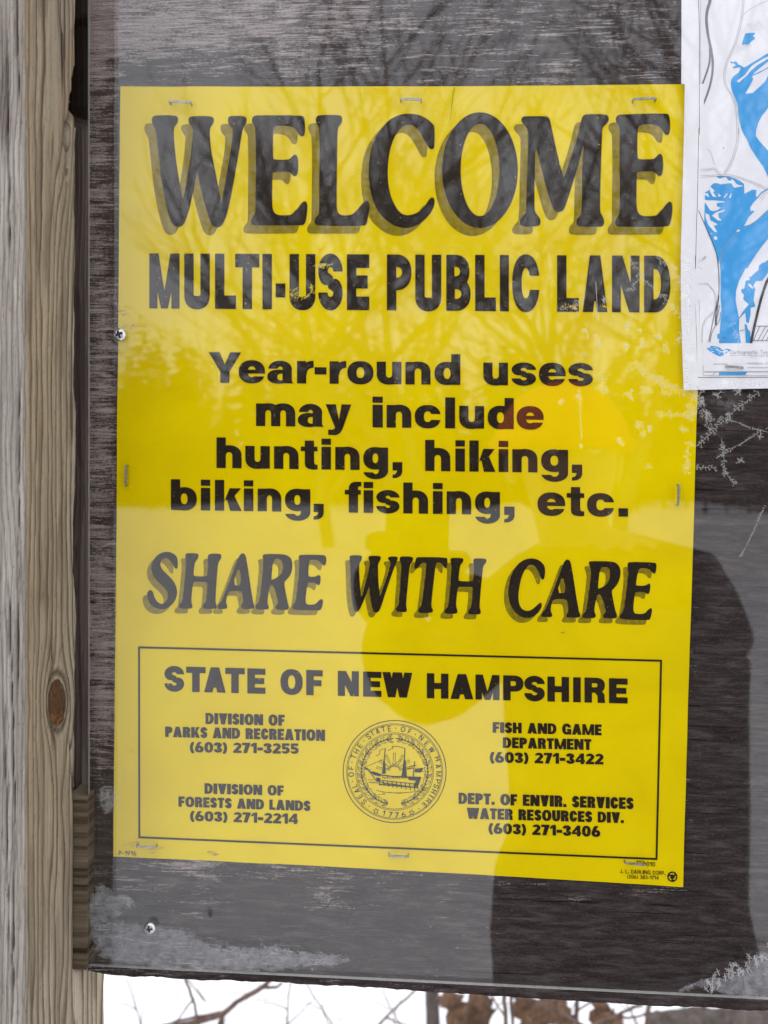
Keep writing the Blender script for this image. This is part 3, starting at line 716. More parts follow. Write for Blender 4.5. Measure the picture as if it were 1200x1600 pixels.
def frost():
    rs = np.random.RandomState(5)
    fl = Field(850, 380, 1200 + 30, 870, 2.4)
    def fern(a, b, ln=7, wd=.78, step=4.2, jit=.8, both=1.0):
        a = np.array(a, float); b = np.array(b, float); L = np.hypot(*(b - a)); n = max(2, int(L / step))
        d = (b - a) / L; ang = math.atan2(d[1], d[0]); pts = []
        off = rs.uniform(-2, 2, n + 1).cumsum() * .35
        nr_ = np.array([-d[1], d[0]])
        for k in range(n + 1): pts.append(a + (b - a) * k / n + nr_ * off[k])
        for p, q in zip(pts[:-1], pts[1:]):
            if rs.rand() < .9: fl.line([p, q], wd * rs.uniform(.6, 1.3))
        for k, p in enumerate(pts):
            for s in (-1, 1):
                if rs.rand() > .75 * both: continue
                l = ln * rs.uniform(.3, 1.25); th = ang + s * rad(rs.uniform(42, 68))
                e = p + l * np.array([math.cos(th), math.sin(th)])
                fl.line([p, e], wd * .85, w1=wd * .5)
                for t in (.4, .7):
                    if l > 4 and rs.rand() < .7:
                        m = p + (e - p) * t
                        for s2 in (-1, 1):
                            h = th + s2 * rad(55); fl.line([m, m + l * .35 * np.array([math.cos(h), math.sin(h)])], wd * .6)
    def star(x, y, s):
        th0 = rs.uniform(0, 6.28)
        for k in range(rs.randint(3, 6)):
            th = th0 + k * rad(60) * rs.choice([1, 1, 2]); e = (x + s * rs.uniform(.4, 1.1) * math.cos(th), y + s * rs.uniform(.4, 1.1) * math.sin(th))
            fern((x, y), e, s * .36, .85, 2.4)
    for x, y, s in ((917, 518, 9), (933, 527, 6), (935, 541, 7), (912, 555, 5), (978, 510, 11), (983, 500, 7), (998, 516, 6), (1003, 540, 10), (1030, 525, 8), (1040, 545, 10), (980, 543, 5), (940, 590, 7), (944, 608, 8), (907, 619, 7), (874, 626, 8), (983, 617, 10), (1009, 612, 9), (998, 662, 9),
                    (1008, 680, 8), (1013, 668, 7), (968, 692, 9), (907, 697, 4), (1013, 729, 6), (1069, 671, 8), (840, 490, 8), (836, 522, 6), (942, 470, 9), (1070, 465, 10), (1062, 528, 8), (1120, 618, 9), (1155, 612, 10), (1095, 628, 8), (1187, 682, 7), (1158, 720, 7), (1130, 700, 7), (1105, 646, 9)):
        star(x, y, s)
    for a, b, ln in (((985, 402), (1010, 440), 7), ((1010, 440), (1062, 492), 7), ((1025, 402), (1050, 420), 8), ((1050, 420), (1062, 450), 8), ((1000, 432), (985, 455), 6), ((905, 608), (911, 684), 3),
                     ((985, 568), (1042, 602), 9), ((1018, 588), (1040, 615), 9), ((1042, 602), (1088, 622), 10), ((1024, 646), (1078, 652), 7), ((1078, 630), (1076, 655), 8), ((1085, 650), (1093, 610), 8), ((1078, 720), (1068, 735), 6),
                     ((1185, 612), (1140, 648), 8), ((1140, 648), (1090, 698), 8), ((1092, 622), (1112, 665), 10), ((1088, 730), (1120, 732), 6), ((1128, 685), (1132, 740), 6), ((1132, 735), (1146, 756), 6), ((1200, 668), (1120, 715), 4), ((1135, 655), (1200, 675), 3),
                     ((1196, 790), (1150, 880), 3), ((1078, 690), (1072, 735), 8), ((878, 484), (912, 470), 9), ((895, 480), (903, 490), 6), ((1076, 410), (1074, 600), 5), ((1160, 520), (1150, 535), 8), ((1143, 505), (1155, 528), 8), ((1120, 603), (1150, 598), 6), ((1160, 596), (1190, 600), 6), ((858, 430), (852, 445), 4)):
        fern(a, b, ln)
    for s, e in (((857, 395), (862, 440)), ((931, 440), (934, 500))): fl.line([s, e], 1.0)
    o = fl.mesh('frost_feathers', YA_F - .0002, MAT['frost'], ACR)
    o['kind'] = 'stuff'
    # rime films at the two lower corners
    def film(name, poly, box_, seed, grow=10):
        g = Field(*box_, 1.6)
        g.poly(chaikin(poly, 2))
        X, Y = np.meshgrid(g.x0 + np.arange(g.nx) / g.res, g.y0 + np.arange(g.ny) / g.res)
        g.f = np.maximum(g.f + (vnoise(X * .10, Y * .12, seed, 4) - .5) * 2 * grow + (vnoise(X * .45, Y * .6, seed + 3, 3) - .5) * 9, -1e9)
        m = g.mesh(name, YA_F - .00015, MAT['rime'], ACR); m['kind'] = 'stuff'
        g.f = g.f + 3.0 + (vnoise(X * .22, Y * .35, seed + 9, 4) - .45) * 20
        m = g.mesh(name, YA_F - .00045, MAT['rime'], ACR)
        if m: m['kind'] = 'stuff'
    film('rime_film', [(140, 1385), (165, 1380), (178, 1398), (205, 1402), (214, 1416), (190, 1424), (182, 1440), (222, 1438), (250, 1452), (300, 1452), (312, 1470), (350, 1482), (420, 1478), (500, 1490), (560, 1498), (520, 1512), (380, 1516), (250, 1512), (142, 1506)], (136, 1370, 580, 1522), 3, 9)
    film('rime_film', [(1060, 1546), (1078, 1536), (1100, 1528), (1120, 1532), (1140, 1520), (1165, 1512), (1180, 1490), (1215, 1480), (1230, 1566), (1160, 1559), (1120, 1552), (1100, 1540), (1080, 1544), (1066, 1552)], (1050, 1470, 1240, 1566), 8, 5)
    film('rime_film', [(152, 1235), (172, 1226), (184, 1240), (178, 1266), (160, 1272)], (140, 1215, 195, 1285), 12, 6)
    gg = Field(1095, 1470, 1215, 1560, 2.4)
    fl2 = gg
    rs2 = np.random.RandomState(11)
    for k in range(46):
        x = rs2.uniform(1105, 1212); y = 1545 - (x - 1100) * .55 + rs2.uniform(-8, 14); th = rad(rs2.uniform(200, 300)); l = rs2.uniform(5, 13)
        e = (x + l * math.cos(th), y + l * math.sin(th)); gg.line([(x, y), e], 1.5, w1=.7)
        for s in (-1, 1): gg.line([((x + e[0]) / 2, (y + e[1]) / 2), ((x + e[0]) / 2 + 4 * math.cos(th + s), (y + e[1]) / 2 + 4 * math.sin(th + s))], .9)
    m = gg.mesh('frost_feathers', YA_F - .0003, MAT['frost'], ACR); m['kind'] = 'stuff'
frost()
# ------------------------------------------------------------------ the yellow sign
def lift(px, py):
    px = np.asarray(px, float); py = np.asarray(py, float)
    return -.0011 - .0004 * np.sin(px * .011 + .6) * np.cos(py * .008) - .0002 * np.sin(py * .021) - .0006 * G(px, py, 1067, 1386, 120, 80) - .0004 * G(px, py, 640, 133, 200, 30) + .0005 * (G(px, py, 280, 159, 30, 18) + G(px, py, 642, 155, 30, 18) + G(px, py, 1008, 154, 30, 18) + G(px, py, 228, 1323, 30, 18) + G(px, py, 622, 1338, 30, 18) + G(px, py, 993, 1350, 30, 18) + G(px, py, 196, 743, 18, 30) + G(px, py, 1060, 773, 18, 30))
SQ = np.array([[188, 135], [1104, 131.5], [1067, 1386], [177, 1338]], float)
def sign():
    root = thing('welcome_sign', 'yellow welcome sign with black lettering stapled to the brown board', 'sign', tuple(P(632, 760, 0)))
    nc, nr = 60, 80
    u = np.linspace(0, 1, nc)[None, :]; v = np.linspace(0, 1, nr)[:, None]
    px = (SQ[0, 0] * (1 - u) + SQ[1, 0] * u) * (1 - v) + (SQ[3, 0] * (1 - u) + SQ[2, 0] * u) * v + 1.5 * (vnoise(v * 14, v * 0 + np.round(u), 4) - .5) * (np.abs(u - .5) > .49)
    py = (SQ[0, 1] * (1 - u) + SQ[1, 1] * u) * (1 - v) + (SQ[3, 1] * (1 - u) + SQ[2, 1] * u) * v + 1.6 * np.sin(u * math.pi) * (1 - v) - 2.5 * np.sin(u * math.pi) * v + 1.3 * (vnoise(u * 13, u * 0 + np.round(v), 6) - .5) * (np.abs(v - .5) > .49)
    L = lift(px, py)
    vv, ff = slab(P(px, py, L), P(px, py, L + .0004))
    mesh_obj('sheet', vv, ff, MAT['sheet'], root)
    T1 = lambda x, y: lift(x, y) - .00014
    T2 = lambda x, y: lift(x, y) - .00024
    # ---- WELCOME, traced letter by letter
    z1 = lambda pts: [(220 + x / 4, 160 + y / 4) for x, y in pts]
    z2 = lambda pts: [(500 + x / 4, 160 + y / 4) for x, y in pts]
    z3 = lambda pts: [(780 + x / 4, 160 + y / 4) for x, y in pts]
    Wp = z1([(70, 95), (85, 80), (215, 80), (233, 95), (232, 125), (212, 150), (205, 170), (208, 250), (225, 400), (258, 590), (262, 605), (266, 590), (290, 480), (322, 250), (327, 170), (318, 150), (300, 130), (298, 100), (312, 85), (440, 85), (458, 100), (455, 130), (435, 155), (430, 180), (437, 290), (470, 450), (500, 615), (503, 628), (507, 612), (545, 400), (570, 250), (578, 165), (560, 150), (545, 125), (545, 95), (560, 84), (645, 84), (663, 100), (660, 130), (640, 160), (632, 190), (610, 330), (580, 500), (545, 680), (515, 760), (490, 782), (460, 780), (438, 755), (415, 690), (380, 560), (355, 450), (352, 432), (349, 450), (325, 570), (300, 680), (272, 760), (245, 780), (210, 775), (185, 740), (160, 650), (130, 500), (112, 330), (97, 190), (90, 165), (75, 140), (68, 115)])
    E0 = [(692, 105), (705, 85), (730, 80), (1005, 80), (1022, 95), (1028, 150), (1024, 205), (1008, 215), (990, 205), (975, 175), (945, 152), (900, 145), (850, 147), (830, 160), (826, 200), (826, 345), (835, 358), (920, 358), (935, 350), (955, 328), (970, 325), (982, 345), (985, 395), (982, 440), (970, 462), (955, 462), (935, 440), (920, 433), (830, 434), (822, 448), (820, 640), (828, 680), (850, 703), (900, 706), (950, 700), (975, 668), (1000, 635), (1018, 617), (1035, 620), (1043, 650), (1035, 720), (1025, 760), (1005, 770), (720, 770), (695, 765), (687, 745), (695, 720), (712, 700), (716, 680), (718, 300), (716, 165), (710, 145), (697, 130)]
    E1 = z1(E0)
    Lp = z2([(-28, 100), (-15, 82), (10, 78), (120, 78), (138, 90), (138, 125), (120, 148), (110, 165), (107, 300), (104, 640), (108, 680), (125, 703), (160, 707), (200, 700), (225, 685), (245, 655), (275, 620), (295, 613), (308, 625), (312, 650), (300, 720), (290, 765), (270, 771), (-5, 771), (-30, 765), (-35, 740), (-25, 715), (-10, 700), (-5, 680), (-2, 165), (-20, 135), (-28, 115)])
    Cp = z2([(717, 150), (716, 275), (708, 292), (690, 293), (675, 278), (660, 250), (630, 195), (600, 155), (560, 137), (520, 148), (480, 190), (450, 250), (430, 330), (422, 420), (425, 500), (440, 580), (465, 640), (500, 690), (540, 707), (590, 698), (630, 675), (660, 640), (685, 600), (700, 592), (715, 600), (718, 630), (700, 680), (660, 730), (610, 768), (540, 788), (470, 775), (410, 735), (360, 680), (325, 600), (308, 520), (303, 420), (312, 320), (340, 230), (380, 165), (430, 110), (490, 78), (550, 68), (620, 77), (675, 105), (705, 135)])
    Mp = z3([(137, 110), (145, 90), (165, 86), (290, 85), (310, 92), (320, 120), (345, 240), (375, 370), (402, 460), (406, 470), (410, 455), (430, 400), (470, 280), (500, 170), (512, 110), (525, 80), (545, 73), (665, 73), (685, 90), (685, 115), (670, 135), (650, 150), (643, 180), (636, 400), (630, 640), (632, 690), (650, 715), (658, 745), (650, 772), (630, 778), (505, 778), (485, 768), (480, 745), (490, 722), (508, 705), (515, 680), (520, 400), (526, 280), (524, 270), (520, 285), (500, 370), (465, 490), (430, 600), (405, 672), (385, 685), (355, 685), (335, 660), (310, 590), (270, 440), (234, 295), (230, 282), (228, 300), (222, 400), (220, 640), (222, 680), (240, 705), (257, 728), (258, 755), (245, 775), (150, 776), (130, 765), (128, 740), (140, 715), (160, 698), (170, 675), (175, 400), (182, 200), (175, 160), (145, 130)])
    E2 = z3([((x - 692) * 1.02 + 727, (y - 80) * 1.018 + 75 - (x - 692) / 350 * 9 * (1 - (y - 80) / 690)) for x, y in E0])
    th = np.linspace(0, 2 * math.pi, 60, endpoint=False)
    Oo = np.stack([749.8 + 59.3 * np.cos(th), 265.8 + 90.5 * np.sin(th)], 1)
    Oi = np.stack([750 + 30.2 * np.cos(th), 265.6 + 72 * np.sin(th)], 1)
    letters = [Wp, E1, Lp, Cp, Mp, E2]
    main = Field(225, 165, 1060, 385, 2.2); shad = Field(215, 165, 1060, 385, 2.2)
    off = np.array([-11.7, 12.5])
    for p in letters:
        c = chaikin(p, 1); main.poly(c); shad.poly(c + off)
    main.poly(Oo); shad.poly(Oo + off)
    main.poly(Oi, True)
    bb = (680, 170, 760 + 60, 365)
    shad.f[:] = shad.f
    # O's counter in the shadow layer: cut only inside the shifted O
    g = Field(670, 165, 815, 385, 2.2); g.poly(Oi + off)
    shad2 = Field(215, 165, 1060, 385, 2.2)
    for p in letters: shad2.poly(chaikin(p, 1) + off)
    shad2.poly(Oo + off); shad2.poly(Oi + off, True)
    for p in (Wp, Lp, Cp, Mp, E1, E2): shad2.poly(chaikin(p, 1) + off)
    shad = shad2
    main.wear(thr=.84)
    m = main.mesh('headline_lettering', T2, MAT['ink'], root); m['label'] = 'large black serif lettering reading WELCOME'
    m = shad.mesh('headline_shadow', T1, MAT['half'], root); m['label'] = 'halftone drop shadow behind WELCOME'
    # ---- MULTI-USE PUBLIC LAND
    fl = Field(225, 388, 1056, 498, 2.4)
    ln = (233, 395.8, 481.8, 1047, 399.5, 488.6)
    word(fl, [('M', 233.3, 280.5), ('U', 287.9, 327.8), ('L', 335.9, 368.8), ('T', 367.4, 405.2), ('I', 410, 424.8), ('U', 452.4, 492.7), ('S', 497.2, 535.4), ('E', 542, 577), ('P', 604.5, 642.9), ('U', 648.8, 689.5), ('B', 697.3, 735.3), ('L', 742.4, 774.9), ('I', 781, 795.2), ('C', 800.3, 843), ('L', 870.4, 904.5), ('A', 910.4, 949.2), ('N', 956.2, 999.3), ('D', 1006.4, 1047.5)], ln, .168, .245)
    fl.poly([(430.7, 442.8), (445.8, 442.9), (445.8, 464.8), (430.7, 464.7)])
    fl.wear(thr=.83, seed=4)
    sc = vnoise(np.arange(fl.nx)[None, :] * .25, np.arange(fl.ny)[:, None] * .25, 9, 3)
    Xg, Yg = np.meshgrid(fl.x0 + np.arange(fl.nx) / fl.res, fl.y0 + np.arange(fl.ny) / fl.res)
    for cx, cy, sx, sy in ((463, 462, 16, 7), (500, 417, 12, 3), (487, 452, 5, 8), (893, 480, 18, 5), (943, 480, 5, 5)):
        fl.f = np.maximum(fl.f, (sc - .76 + .24 * G(Xg, Yg, cx, cy, sx, sy)) * 6 * (G(Xg, Yg, cx, cy, sx, sy) > .2) - (G(Xg, Yg, cx, cy, sx, sy) <= .2) * 9)
    m = fl.mesh('subtitle_lettering', T2, MAT['ink'], root); m['label'] = 'bold condensed lettering reading MULTI-USE PUBLIC LAND'
    # ---- Year-round uses may include hunting, hiking, biking, fishing, etc.
    fl = Field(255, 543, 995, 830, 2.6)
    a, b = .30, .205
    word(fl, [('Y', 325.9, 376.8), ('e', 372.8, 414.1), ('a', 417.6, 458.7), ('r', 464, 490.1), ('-', 491.5, 510.1), ('r', 514.9, 541.1), ('o', 542.7, 583.5), ('u', 588.5, 627.2), ('n', 633.5, 672.7), ('d', 678.8, 719.3), ('u', 755.1, 793.7), ('s', 799.3, 837.5), ('e', 842, 883.9), ('s', 888.1, 926.5)], (326, 550.1, 597.9, 926, 555, 603.2), a, b)
    word(fl, [('m', 400, 461.3), ('a', 465.3, 505.9), ('y', 508.8, 548.8), ('i', 582.1, 598.1), ('n', 604, 642.7), ('c', 647.9, 688.7), ('l', 695.6, 711.1), ('u', 717.5, 756.4), ('d', 762, 802.8), ('e', 807.3, 849.5)], (400, 617.6, 665.6, 850, 622.5, 671), a, b)
    word(fl, [('h', 338.2, 377.5), ('u', 383.2, 421.5), ('n', 428.1, 466.5), ('t', 469.9, 496.2), ('i', 502.2, 517.1), ('n', 523.8, 561.8), ('g', 567.5, 606.4), (',', 613.4, 628.6), ('h', 664.3, 703.6), ('i', 711.5, 726.4), ('k', 733.4, 774.2), ('i', 779, 794.2), ('n', 800.5, 839.8), ('g', 845.5, 887.6), (',', 893.6, 909.7)], (338, 683.3, 731.2, 910, 690.2, 739.2), a, b)
    word(fl, [('b', 267, 307.5), ('i', 313.8, 328.4), ('k', 335.7, 377.8), ('i', 381, 395.8), ('n', 402.5, 439.5), ('g', 445.2, 484.8), (',', 489.9, 505.7), ('f', 538.7, 564.6), ('i', 568.1, 583), ('s', 588, 624.2), ('h', 630.1, 668.8), ('i', 676.4, 691.6), ('n', 697.9, 736.2), ('g', 742.2, 781.2), (',', 787.8, 804), ('e', 839.8, 883.2), ('t', 885.4, 912.9), ('c', 917.3, 959.8), ('.', 966.4, 981.3)], (267, 748.7, 796.8, 981, 758.8, 807.4), a, b)
    fl.wear(thr=.85, seed=14)
    m = fl.mesh('body_lettering', T2, MAT['ink'], root); m['label'] = 'bold lettering listing year-round uses: hunting, hiking, biking, fishing, etc.'
    # ---- SHARE WITH CARE
    s4 = lambda p: [(215 + x / 4, 850 + y / 4) for x, y in p]
    s5 = lambda p: [(510 + x / 4.4444, 850 + y / 4.4444) for x, y in p]
    s6 = lambda p: [(780 + x / 4.4444, 850 + y / 4.4444) for x, y in p]
    L4 = [[(250, 85), (252, 145), (243, 158), (232, 150), (215, 120), (195, 95), (175, 85), (150, 97), (140, 125), (150, 155), (180, 185), (225, 230), (245, 275), (248, 310), (235, 355), (205, 390), (165, 408), (120, 405), (85, 385), (62, 345), (58, 310), (70, 290), (85, 288), (97, 300), (105, 335), (125, 365), (155, 378), (180, 360), (192, 325), (185, 295), (160, 265), (115, 225), (90, 185), (85, 140), (100, 95), (135, 60), (180, 46), (225, 58)],
          [(297, 65), (310, 57), (375, 58), (382, 72), (375, 95), (362, 110), (355, 130), (348, 192), (360, 202), (425, 203), (437, 193), (442, 130), (440, 105), (437, 80), (447, 60), (515, 60), (525, 72), (520, 95), (507, 110), (500, 140), (485, 350), (490, 375), (497, 390), (490, 405), (425, 407), (408, 400), (410, 380), (425, 365), (430, 340), (435, 270), (435, 242), (420, 237), (355, 235), (345, 247), (335, 345), (337, 370), (345, 390), (335, 405), (270, 405), (257, 395), (260, 378), (275, 365), (282, 345), (303, 140), (303, 100)],
          [(635, 75), (650, 57), (668, 60), (680, 85), (720, 360), (730, 385), (728, 405), (660, 408), (645, 398), (648, 380), (660, 365), (658, 340), (652, 302), (640, 293), (585, 293), (570, 302), (555, 340), (552, 365), (560, 385), (560, 405), (510, 407), (498, 395), (505, 378), (522, 362), (540, 320), (580, 220), (620, 110)],
          [(780, 72), (795, 62), (910, 63), (945, 75), (965, 100), (968, 150), (955, 195), (930, 225), (915, 240), (925, 300), (940, 375), (948, 395), (940, 412), (875, 412), (860, 400), (863, 385), (878, 372), (875, 350), (860, 290), (845, 258), (830, 260), (822, 280), (812, 350), (812, 375), (822, 395), (815, 410), (745, 409), (735, 395), (742, 378), (758, 365), (765, 330), (785, 150), (785, 95)],
          [(1005, 78), (1018, 66), (1165, 68), (1178, 78), (1180, 110), (1172, 135), (1158, 133), (1140, 110), (1115, 98), (1080, 98), (1072, 115), (1065, 193), (1075, 205), (1110, 205), (1125, 195), (1140, 195), (1145, 215), (1140, 250), (1130, 260), (1118, 250), (1105, 240), (1068, 240), (1060, 255), (1048, 350), (1052, 372), (1070, 380), (1110, 378), (1135, 350), (1150, 342), (1160, 355), (1155, 385), (1145, 412), (1130, 415), (980, 413), (965, 402), (970, 380), (985, 365), (992, 340), (1012, 150), (1010, 105)]]
    L5 = [[(160, 88), (170, 78), (240, 78), (248, 90), (243, 115), (230, 130), (226, 160), (232, 280), (240, 360), (243, 372), (248, 360), (262, 310), (285, 220), (300, 150), (300, 120), (290, 100), (295, 82), (370, 82), (380, 95), (372, 118), (360, 135), (357, 165), (362, 280), (371, 350), (374, 362), (379, 350), (395, 300), (430, 200), (445, 140), (440, 120), (428, 105), (430, 88), (490, 86), (497, 100), (485, 130), (470, 165), (440, 250), (400, 370), (375, 450), (355, 478), (330, 475), (320, 455), (305, 380), (298, 310), (296, 298), (292, 310), (280, 340), (240, 440), (220, 470), (200, 472), (188, 450), (175, 380), (168, 280), (165, 150), (162, 120)],
          [(510, 95), (520, 85), (595, 88), (603, 100), (597, 122), (582, 140), (575, 180), (553, 410), (555, 440), (560, 460), (550, 475), (495, 470), (480, 460), (485, 440), (500, 425), (505, 400), (520, 180), (518, 130), (508, 115)],
          [(622, 95), (640, 90), (830, 93), (842, 105), (838, 165), (825, 170), (812, 155), (800, 135), (780, 128), (765, 130), (757, 150), (728, 410), (730, 440), (742, 460), (735, 478), (650, 480), (638, 470), (640, 450), (655, 435), (665, 410), (695, 150), (690, 130), (670, 130), (650, 145), (630, 170), (614, 172), (612, 150)],
          [(860, 105), (870, 95), (945, 97), (953, 110), (945, 130), (930, 145), (925, 170), (917, 248), (925, 258), (1010, 260), (1020, 250), (1025, 150), (1020, 125), (1022, 105), (1035, 99), (1105, 101), (1113, 115), (1105, 135), (1090, 150), (1085, 180), (1062, 420), (1065, 450), (1075, 470), (1065, 490), (995, 490), (982, 478), (990, 455), (1005, 440), (1010, 400), (1018, 310), (1010, 298), (920, 295), (912, 305), (900, 410), (902, 440), (912, 465), (905, 485), (830, 485), (820, 470), (828, 450), (845, 435), (850, 400), (870, 170), (865, 130)]]
    L6 = [[(320, 170), (317, 225), (308, 247), (297, 247), (287, 230), (270, 185), (250, 155), (225, 140), (200, 150), (165, 200), (142, 280), (132, 360), (138, 420), (160, 455), (195, 467), (230, 455), (262, 425), (285, 405), (297, 415), (295, 440), (270, 480), (230, 508), (180, 517), (130, 495), (90, 450), (67, 390), (63, 320), (75, 240), (105, 170), (150, 120), (210, 98), (265, 105), (305, 135)],
          [(447, 130), (465, 108), (485, 108), (500, 135), (550, 460), (565, 490), (560, 512), (480, 512), (463, 505), (470, 485), (480, 470), (478, 430), (472, 395), (460, 383), (385, 383), (370, 395), (358, 440), (358, 470), (370, 490), (365, 508), (305, 508), (290, 500), (300, 475), (320, 455), (345, 400), (400, 260)],
          [(620, 130), (632, 118), (780, 120), (820, 135), (842, 170), (843, 220), (825, 275), (795, 310), (780, 325), (790, 380), (808, 470), (820, 495), (815, 518), (735, 518), (720, 508), (725, 490), (738, 475), (735, 440), (715, 375), (700, 348), (683, 352), (675, 375), (660, 450), (662, 475), (673, 495), (665, 515), (590, 517), (575, 505), (585, 485), (602, 465), (610, 430), (640, 200), (630, 155)],
          [(890, 135), (905, 124), (1080, 128), (1093, 140), (1090, 185), (1082, 207), (1068, 203), (1050, 180), (1020, 168), (975, 168), (965, 185), (948, 278), (955, 290), (1010, 290), (1030, 280), (1045, 272), (1050, 290), (1045, 335), (1035, 348), (1022, 345), (1005, 332), (950, 332), (942, 345), (930, 440), (935, 478), (960, 487), (1010, 485), (1035, 455), (1055, 443), (1063, 455), (1055, 500), (1045, 525), (1030, 528), (850, 523), (835, 512), (840, 490), (860, 470), (868, 440), (897, 220), (893, 165)]]
    cnt = [s4([(635, 128), (651, 258), (594, 258)]), s4([(848, 95), (880, 92), (902, 105), (910, 140), (903, 180), (880, 205), (840, 225), (835, 215)]), s6([(440, 208), (468, 340), (400, 340)]), s6([(700, 165), (740, 158), (765, 170), (772, 210), (760, 260), (735, 290), (690, 312), (685, 300)])]
    polys = [s4(p) for p in L4] + [s5(p) for p in L5] + [s6(p) for p in L6]
    main = Field(216, 855, 1035, 985, 2.6); shad = Field(210, 855, 1035, 990, 2.6)
    off = np.array([-7.0, 7.6])
    for p in polys: main.poly(chaikin(p, 1))
    for c in cnt: main.poly(chaikin(c, 1), True)
    owners = [polys[2], polys[3], polys[10], polys[11]]
    for p in polys: shad.poly(chaikin(p, 1) + off)
    for c in cnt: shad.poly(chaikin(c, 1) + off, True)
    for p in polys:
        if p not in owners: shad.poly(chaikin(p, 1) + off)
    main.wear(thr=.86, seed=24)
    m = main.mesh('slogan_lettering', T2, MAT['ink'], root); m['label'] = 'slanted serif lettering reading SHARE WITH CARE'
    m = shad.mesh('slogan_shadow', T1, MAT['half'], root); m['label'] = 'halftone drop shadow behind SHARE WITH CARE'
    # ---- boxed border
    fl = Field(205, 1000, 1045, 1355, 2.0)
    fl.line([(217.2, 1011.4), (1033, 1032.4), (1025.8, 1342.3), (217.6, 1308.3), (217.2, 1011.4)], 3.1)
    fl.mesh('border_frame', T2, MAT['ink'], root)
    # ---- STATE OF NEW HAMPSHIRE
    fl = Field(250, 1034, 990, 1106, 2.8)
    word(fl, [('S', 257, 287.7), ('T', 290.9, 321.3), ('A', 318.8, 352.7), ('T', 352, 382.4), ('E', 386.5, 414.7), ('O', 438.2, 473), ('F', 478.4, 504.3), ('N', 527.8, 560.7), ('E', 567.3, 595.9), ('W', 597.5, 644.2), ('H', 666.9, 700.7), ('A', 703.9, 739.7), ('M', 742.9, 780.5), ('P', 786.2, 817.9), ('S', 819.2, 851.2), ('H', 855.3, 889.2), ('I', 895.5, 907.5), ('R', 913.2, 946.2), ('E', 951.5, 980.7)], (306, 1042, 1081.3, 966, 1060, 1099), .30, .245)
    fl.wear(thr=.85, seed=31)
    m = fl.mesh('state_lettering', T2, MAT['ink'], root); m['label'] = 'bold lettering reading STATE OF NEW HAMPSHIRE'
    # ---- four address blocks
    blocks = [('parks_lettering', [('DIVISION OF', 321, 444.8, 1113.9, 1131.3, 1117, 1134.1), ('PARKS AND RECREATION', 258, 507.8, 1135.1, 1151.5, 1140.2, 1157.9), ('(603) 271-3255', 296.6, 466.7, 1159.2, 1175.4, 1161.8, 1178)]),
              ('fish_lettering', [('FISH AND GAME', 769.8, 940.1, 1128.2, 1144.8, 1132, 1149), ('DEPARTMENT', 785.6, 924, 1152, 1168.7, 1155, 1171.9), ('(603) 271-3422', 765.3, 943, 1174.8, 1191.4, 1177.8, 1194.6)]),
              ('forests_lettering', [('DIVISION OF', 319.6, 443.3, 1223.7, 1240.2, 1227.5, 1243.3), ('FORESTS AND LANDS', 278.8, 485, 1244.4, 1260.4, 1251.4, 1267.4), ('(603) 271-2214', 296.9, 465.5, 1266.9, 1282.6, 1271.5, 1287.6)]),
              ('water_lettering', [('DEPT. OF ENVIR. SERVICES', 716.5, 990, 1238.6, 1255.9, 1246.4, 1264.4), ('WATER RESOURCES DIV.', 729.4, 974.9, 1262, 1279.2, 1269.3, 1286.2), ('(603) 271-3406', 763.3, 938, 1286, 1302.4, 1291, 1307.8)])]
    for nm, rows in blocks:
        x0 = min(r[1] for r in rows) - 4; x1 = max(r[2] for r in rows) + 4
        fl = Field(x0, rows[0][3] - 5, x1, rows[-1][6] + 7, 4.0)
        for tx, a, b, t0, b0, t1, b1 in rows: row(fl, tx, a, b, (a, t0, b0, b, t1, b1), .325, .235, gap=.055)
        m = fl.mesh(nm, T2, MAT['ink'], root); m['label'] = 'small bold lettering reading ' + rows[0][0] + ' ' + rows[1][0]
    # ---- small imprints
    fl = Field(180, 1322, 220, 1344, 5)
    row(fl, 'P-1916', 185.5, 213, (185.5, 1329.3, 1336.2, 213, 1330, 1337), .16, .14, gap=.13)
    fl.mesh('print_code', T2, MAT['ink'], root)
    fl = Field(960, 1340, 1066, 1384, 4.5)
    row(fl, 'J. L. DARLING CORP.', 968.8, 1039.8, (968.8, 1358, 1364.2, 1039.8, 1361.2, 1367.4), .155, .135, gap=.13)
    row(fl, '(206) 383-1714', 980.2, 1029.3, (980.2, 1366.6, 1372.6, 1029.3, 1368.6, 1374.6), .155, .135, gap=.13)
    row(fl, '010', 1010, 1023.6, (1010, 1346.6, 1353.4, 1023.6, 1347.2, 1354), .155, .135, gap=.13)
    row(fl, '1/2010'.replace('/', '1')[:3], 994, 1006, (994, 1344.5, 1350, 1006, 1345, 1350.5), .155, .135, gap=.13)
    fl.mesh('printer_imprint', T2, MAT['ink'], root)
    fl = Field(1040, 1358, 1062, 1382, 6)
    t = np.linspace(0, 2 * math.pi, 40, endpoint=False)
    fl.poly(np.stack([1050.6 + 8.0 * np.cos(t), 1369.9 + 8.2 * np.sin(t)], 1))
    for k in range(3):
        an = rad(-90 + 120 * k); p = lambda a, r_: (1050.6 + r_ * math.cos(a), 1369.9 + r_ * math.sin(a))
        fl.line([p(an - .62, 5.2), p(an + .30, 5.2)], 2.0, True)
        fl.poly([p(an + .25, 7.0), p(an + .95, 4.6), p(an + .25, 3.0)], True)
    fl.mesh('recycling_mark', T2, MAT['ink'], root)
    # ---- state seal
    zs = lambda x, y: (530 + x / 6.6667, 1115 + y / 6.6667)
    fl = Field(532, 1120, 702, 1292, 4.2)
    cx, cy = 616.6, 1205.6
    fl.ring(cx, cy, 80.4, 79.8, 1.15)
    for r_, wd in ((75.2, .62), (73.4, .62), (61.0, .62), (58.9, .62)): fl.ring(cx, cy, r_, r_ * .993, wd)
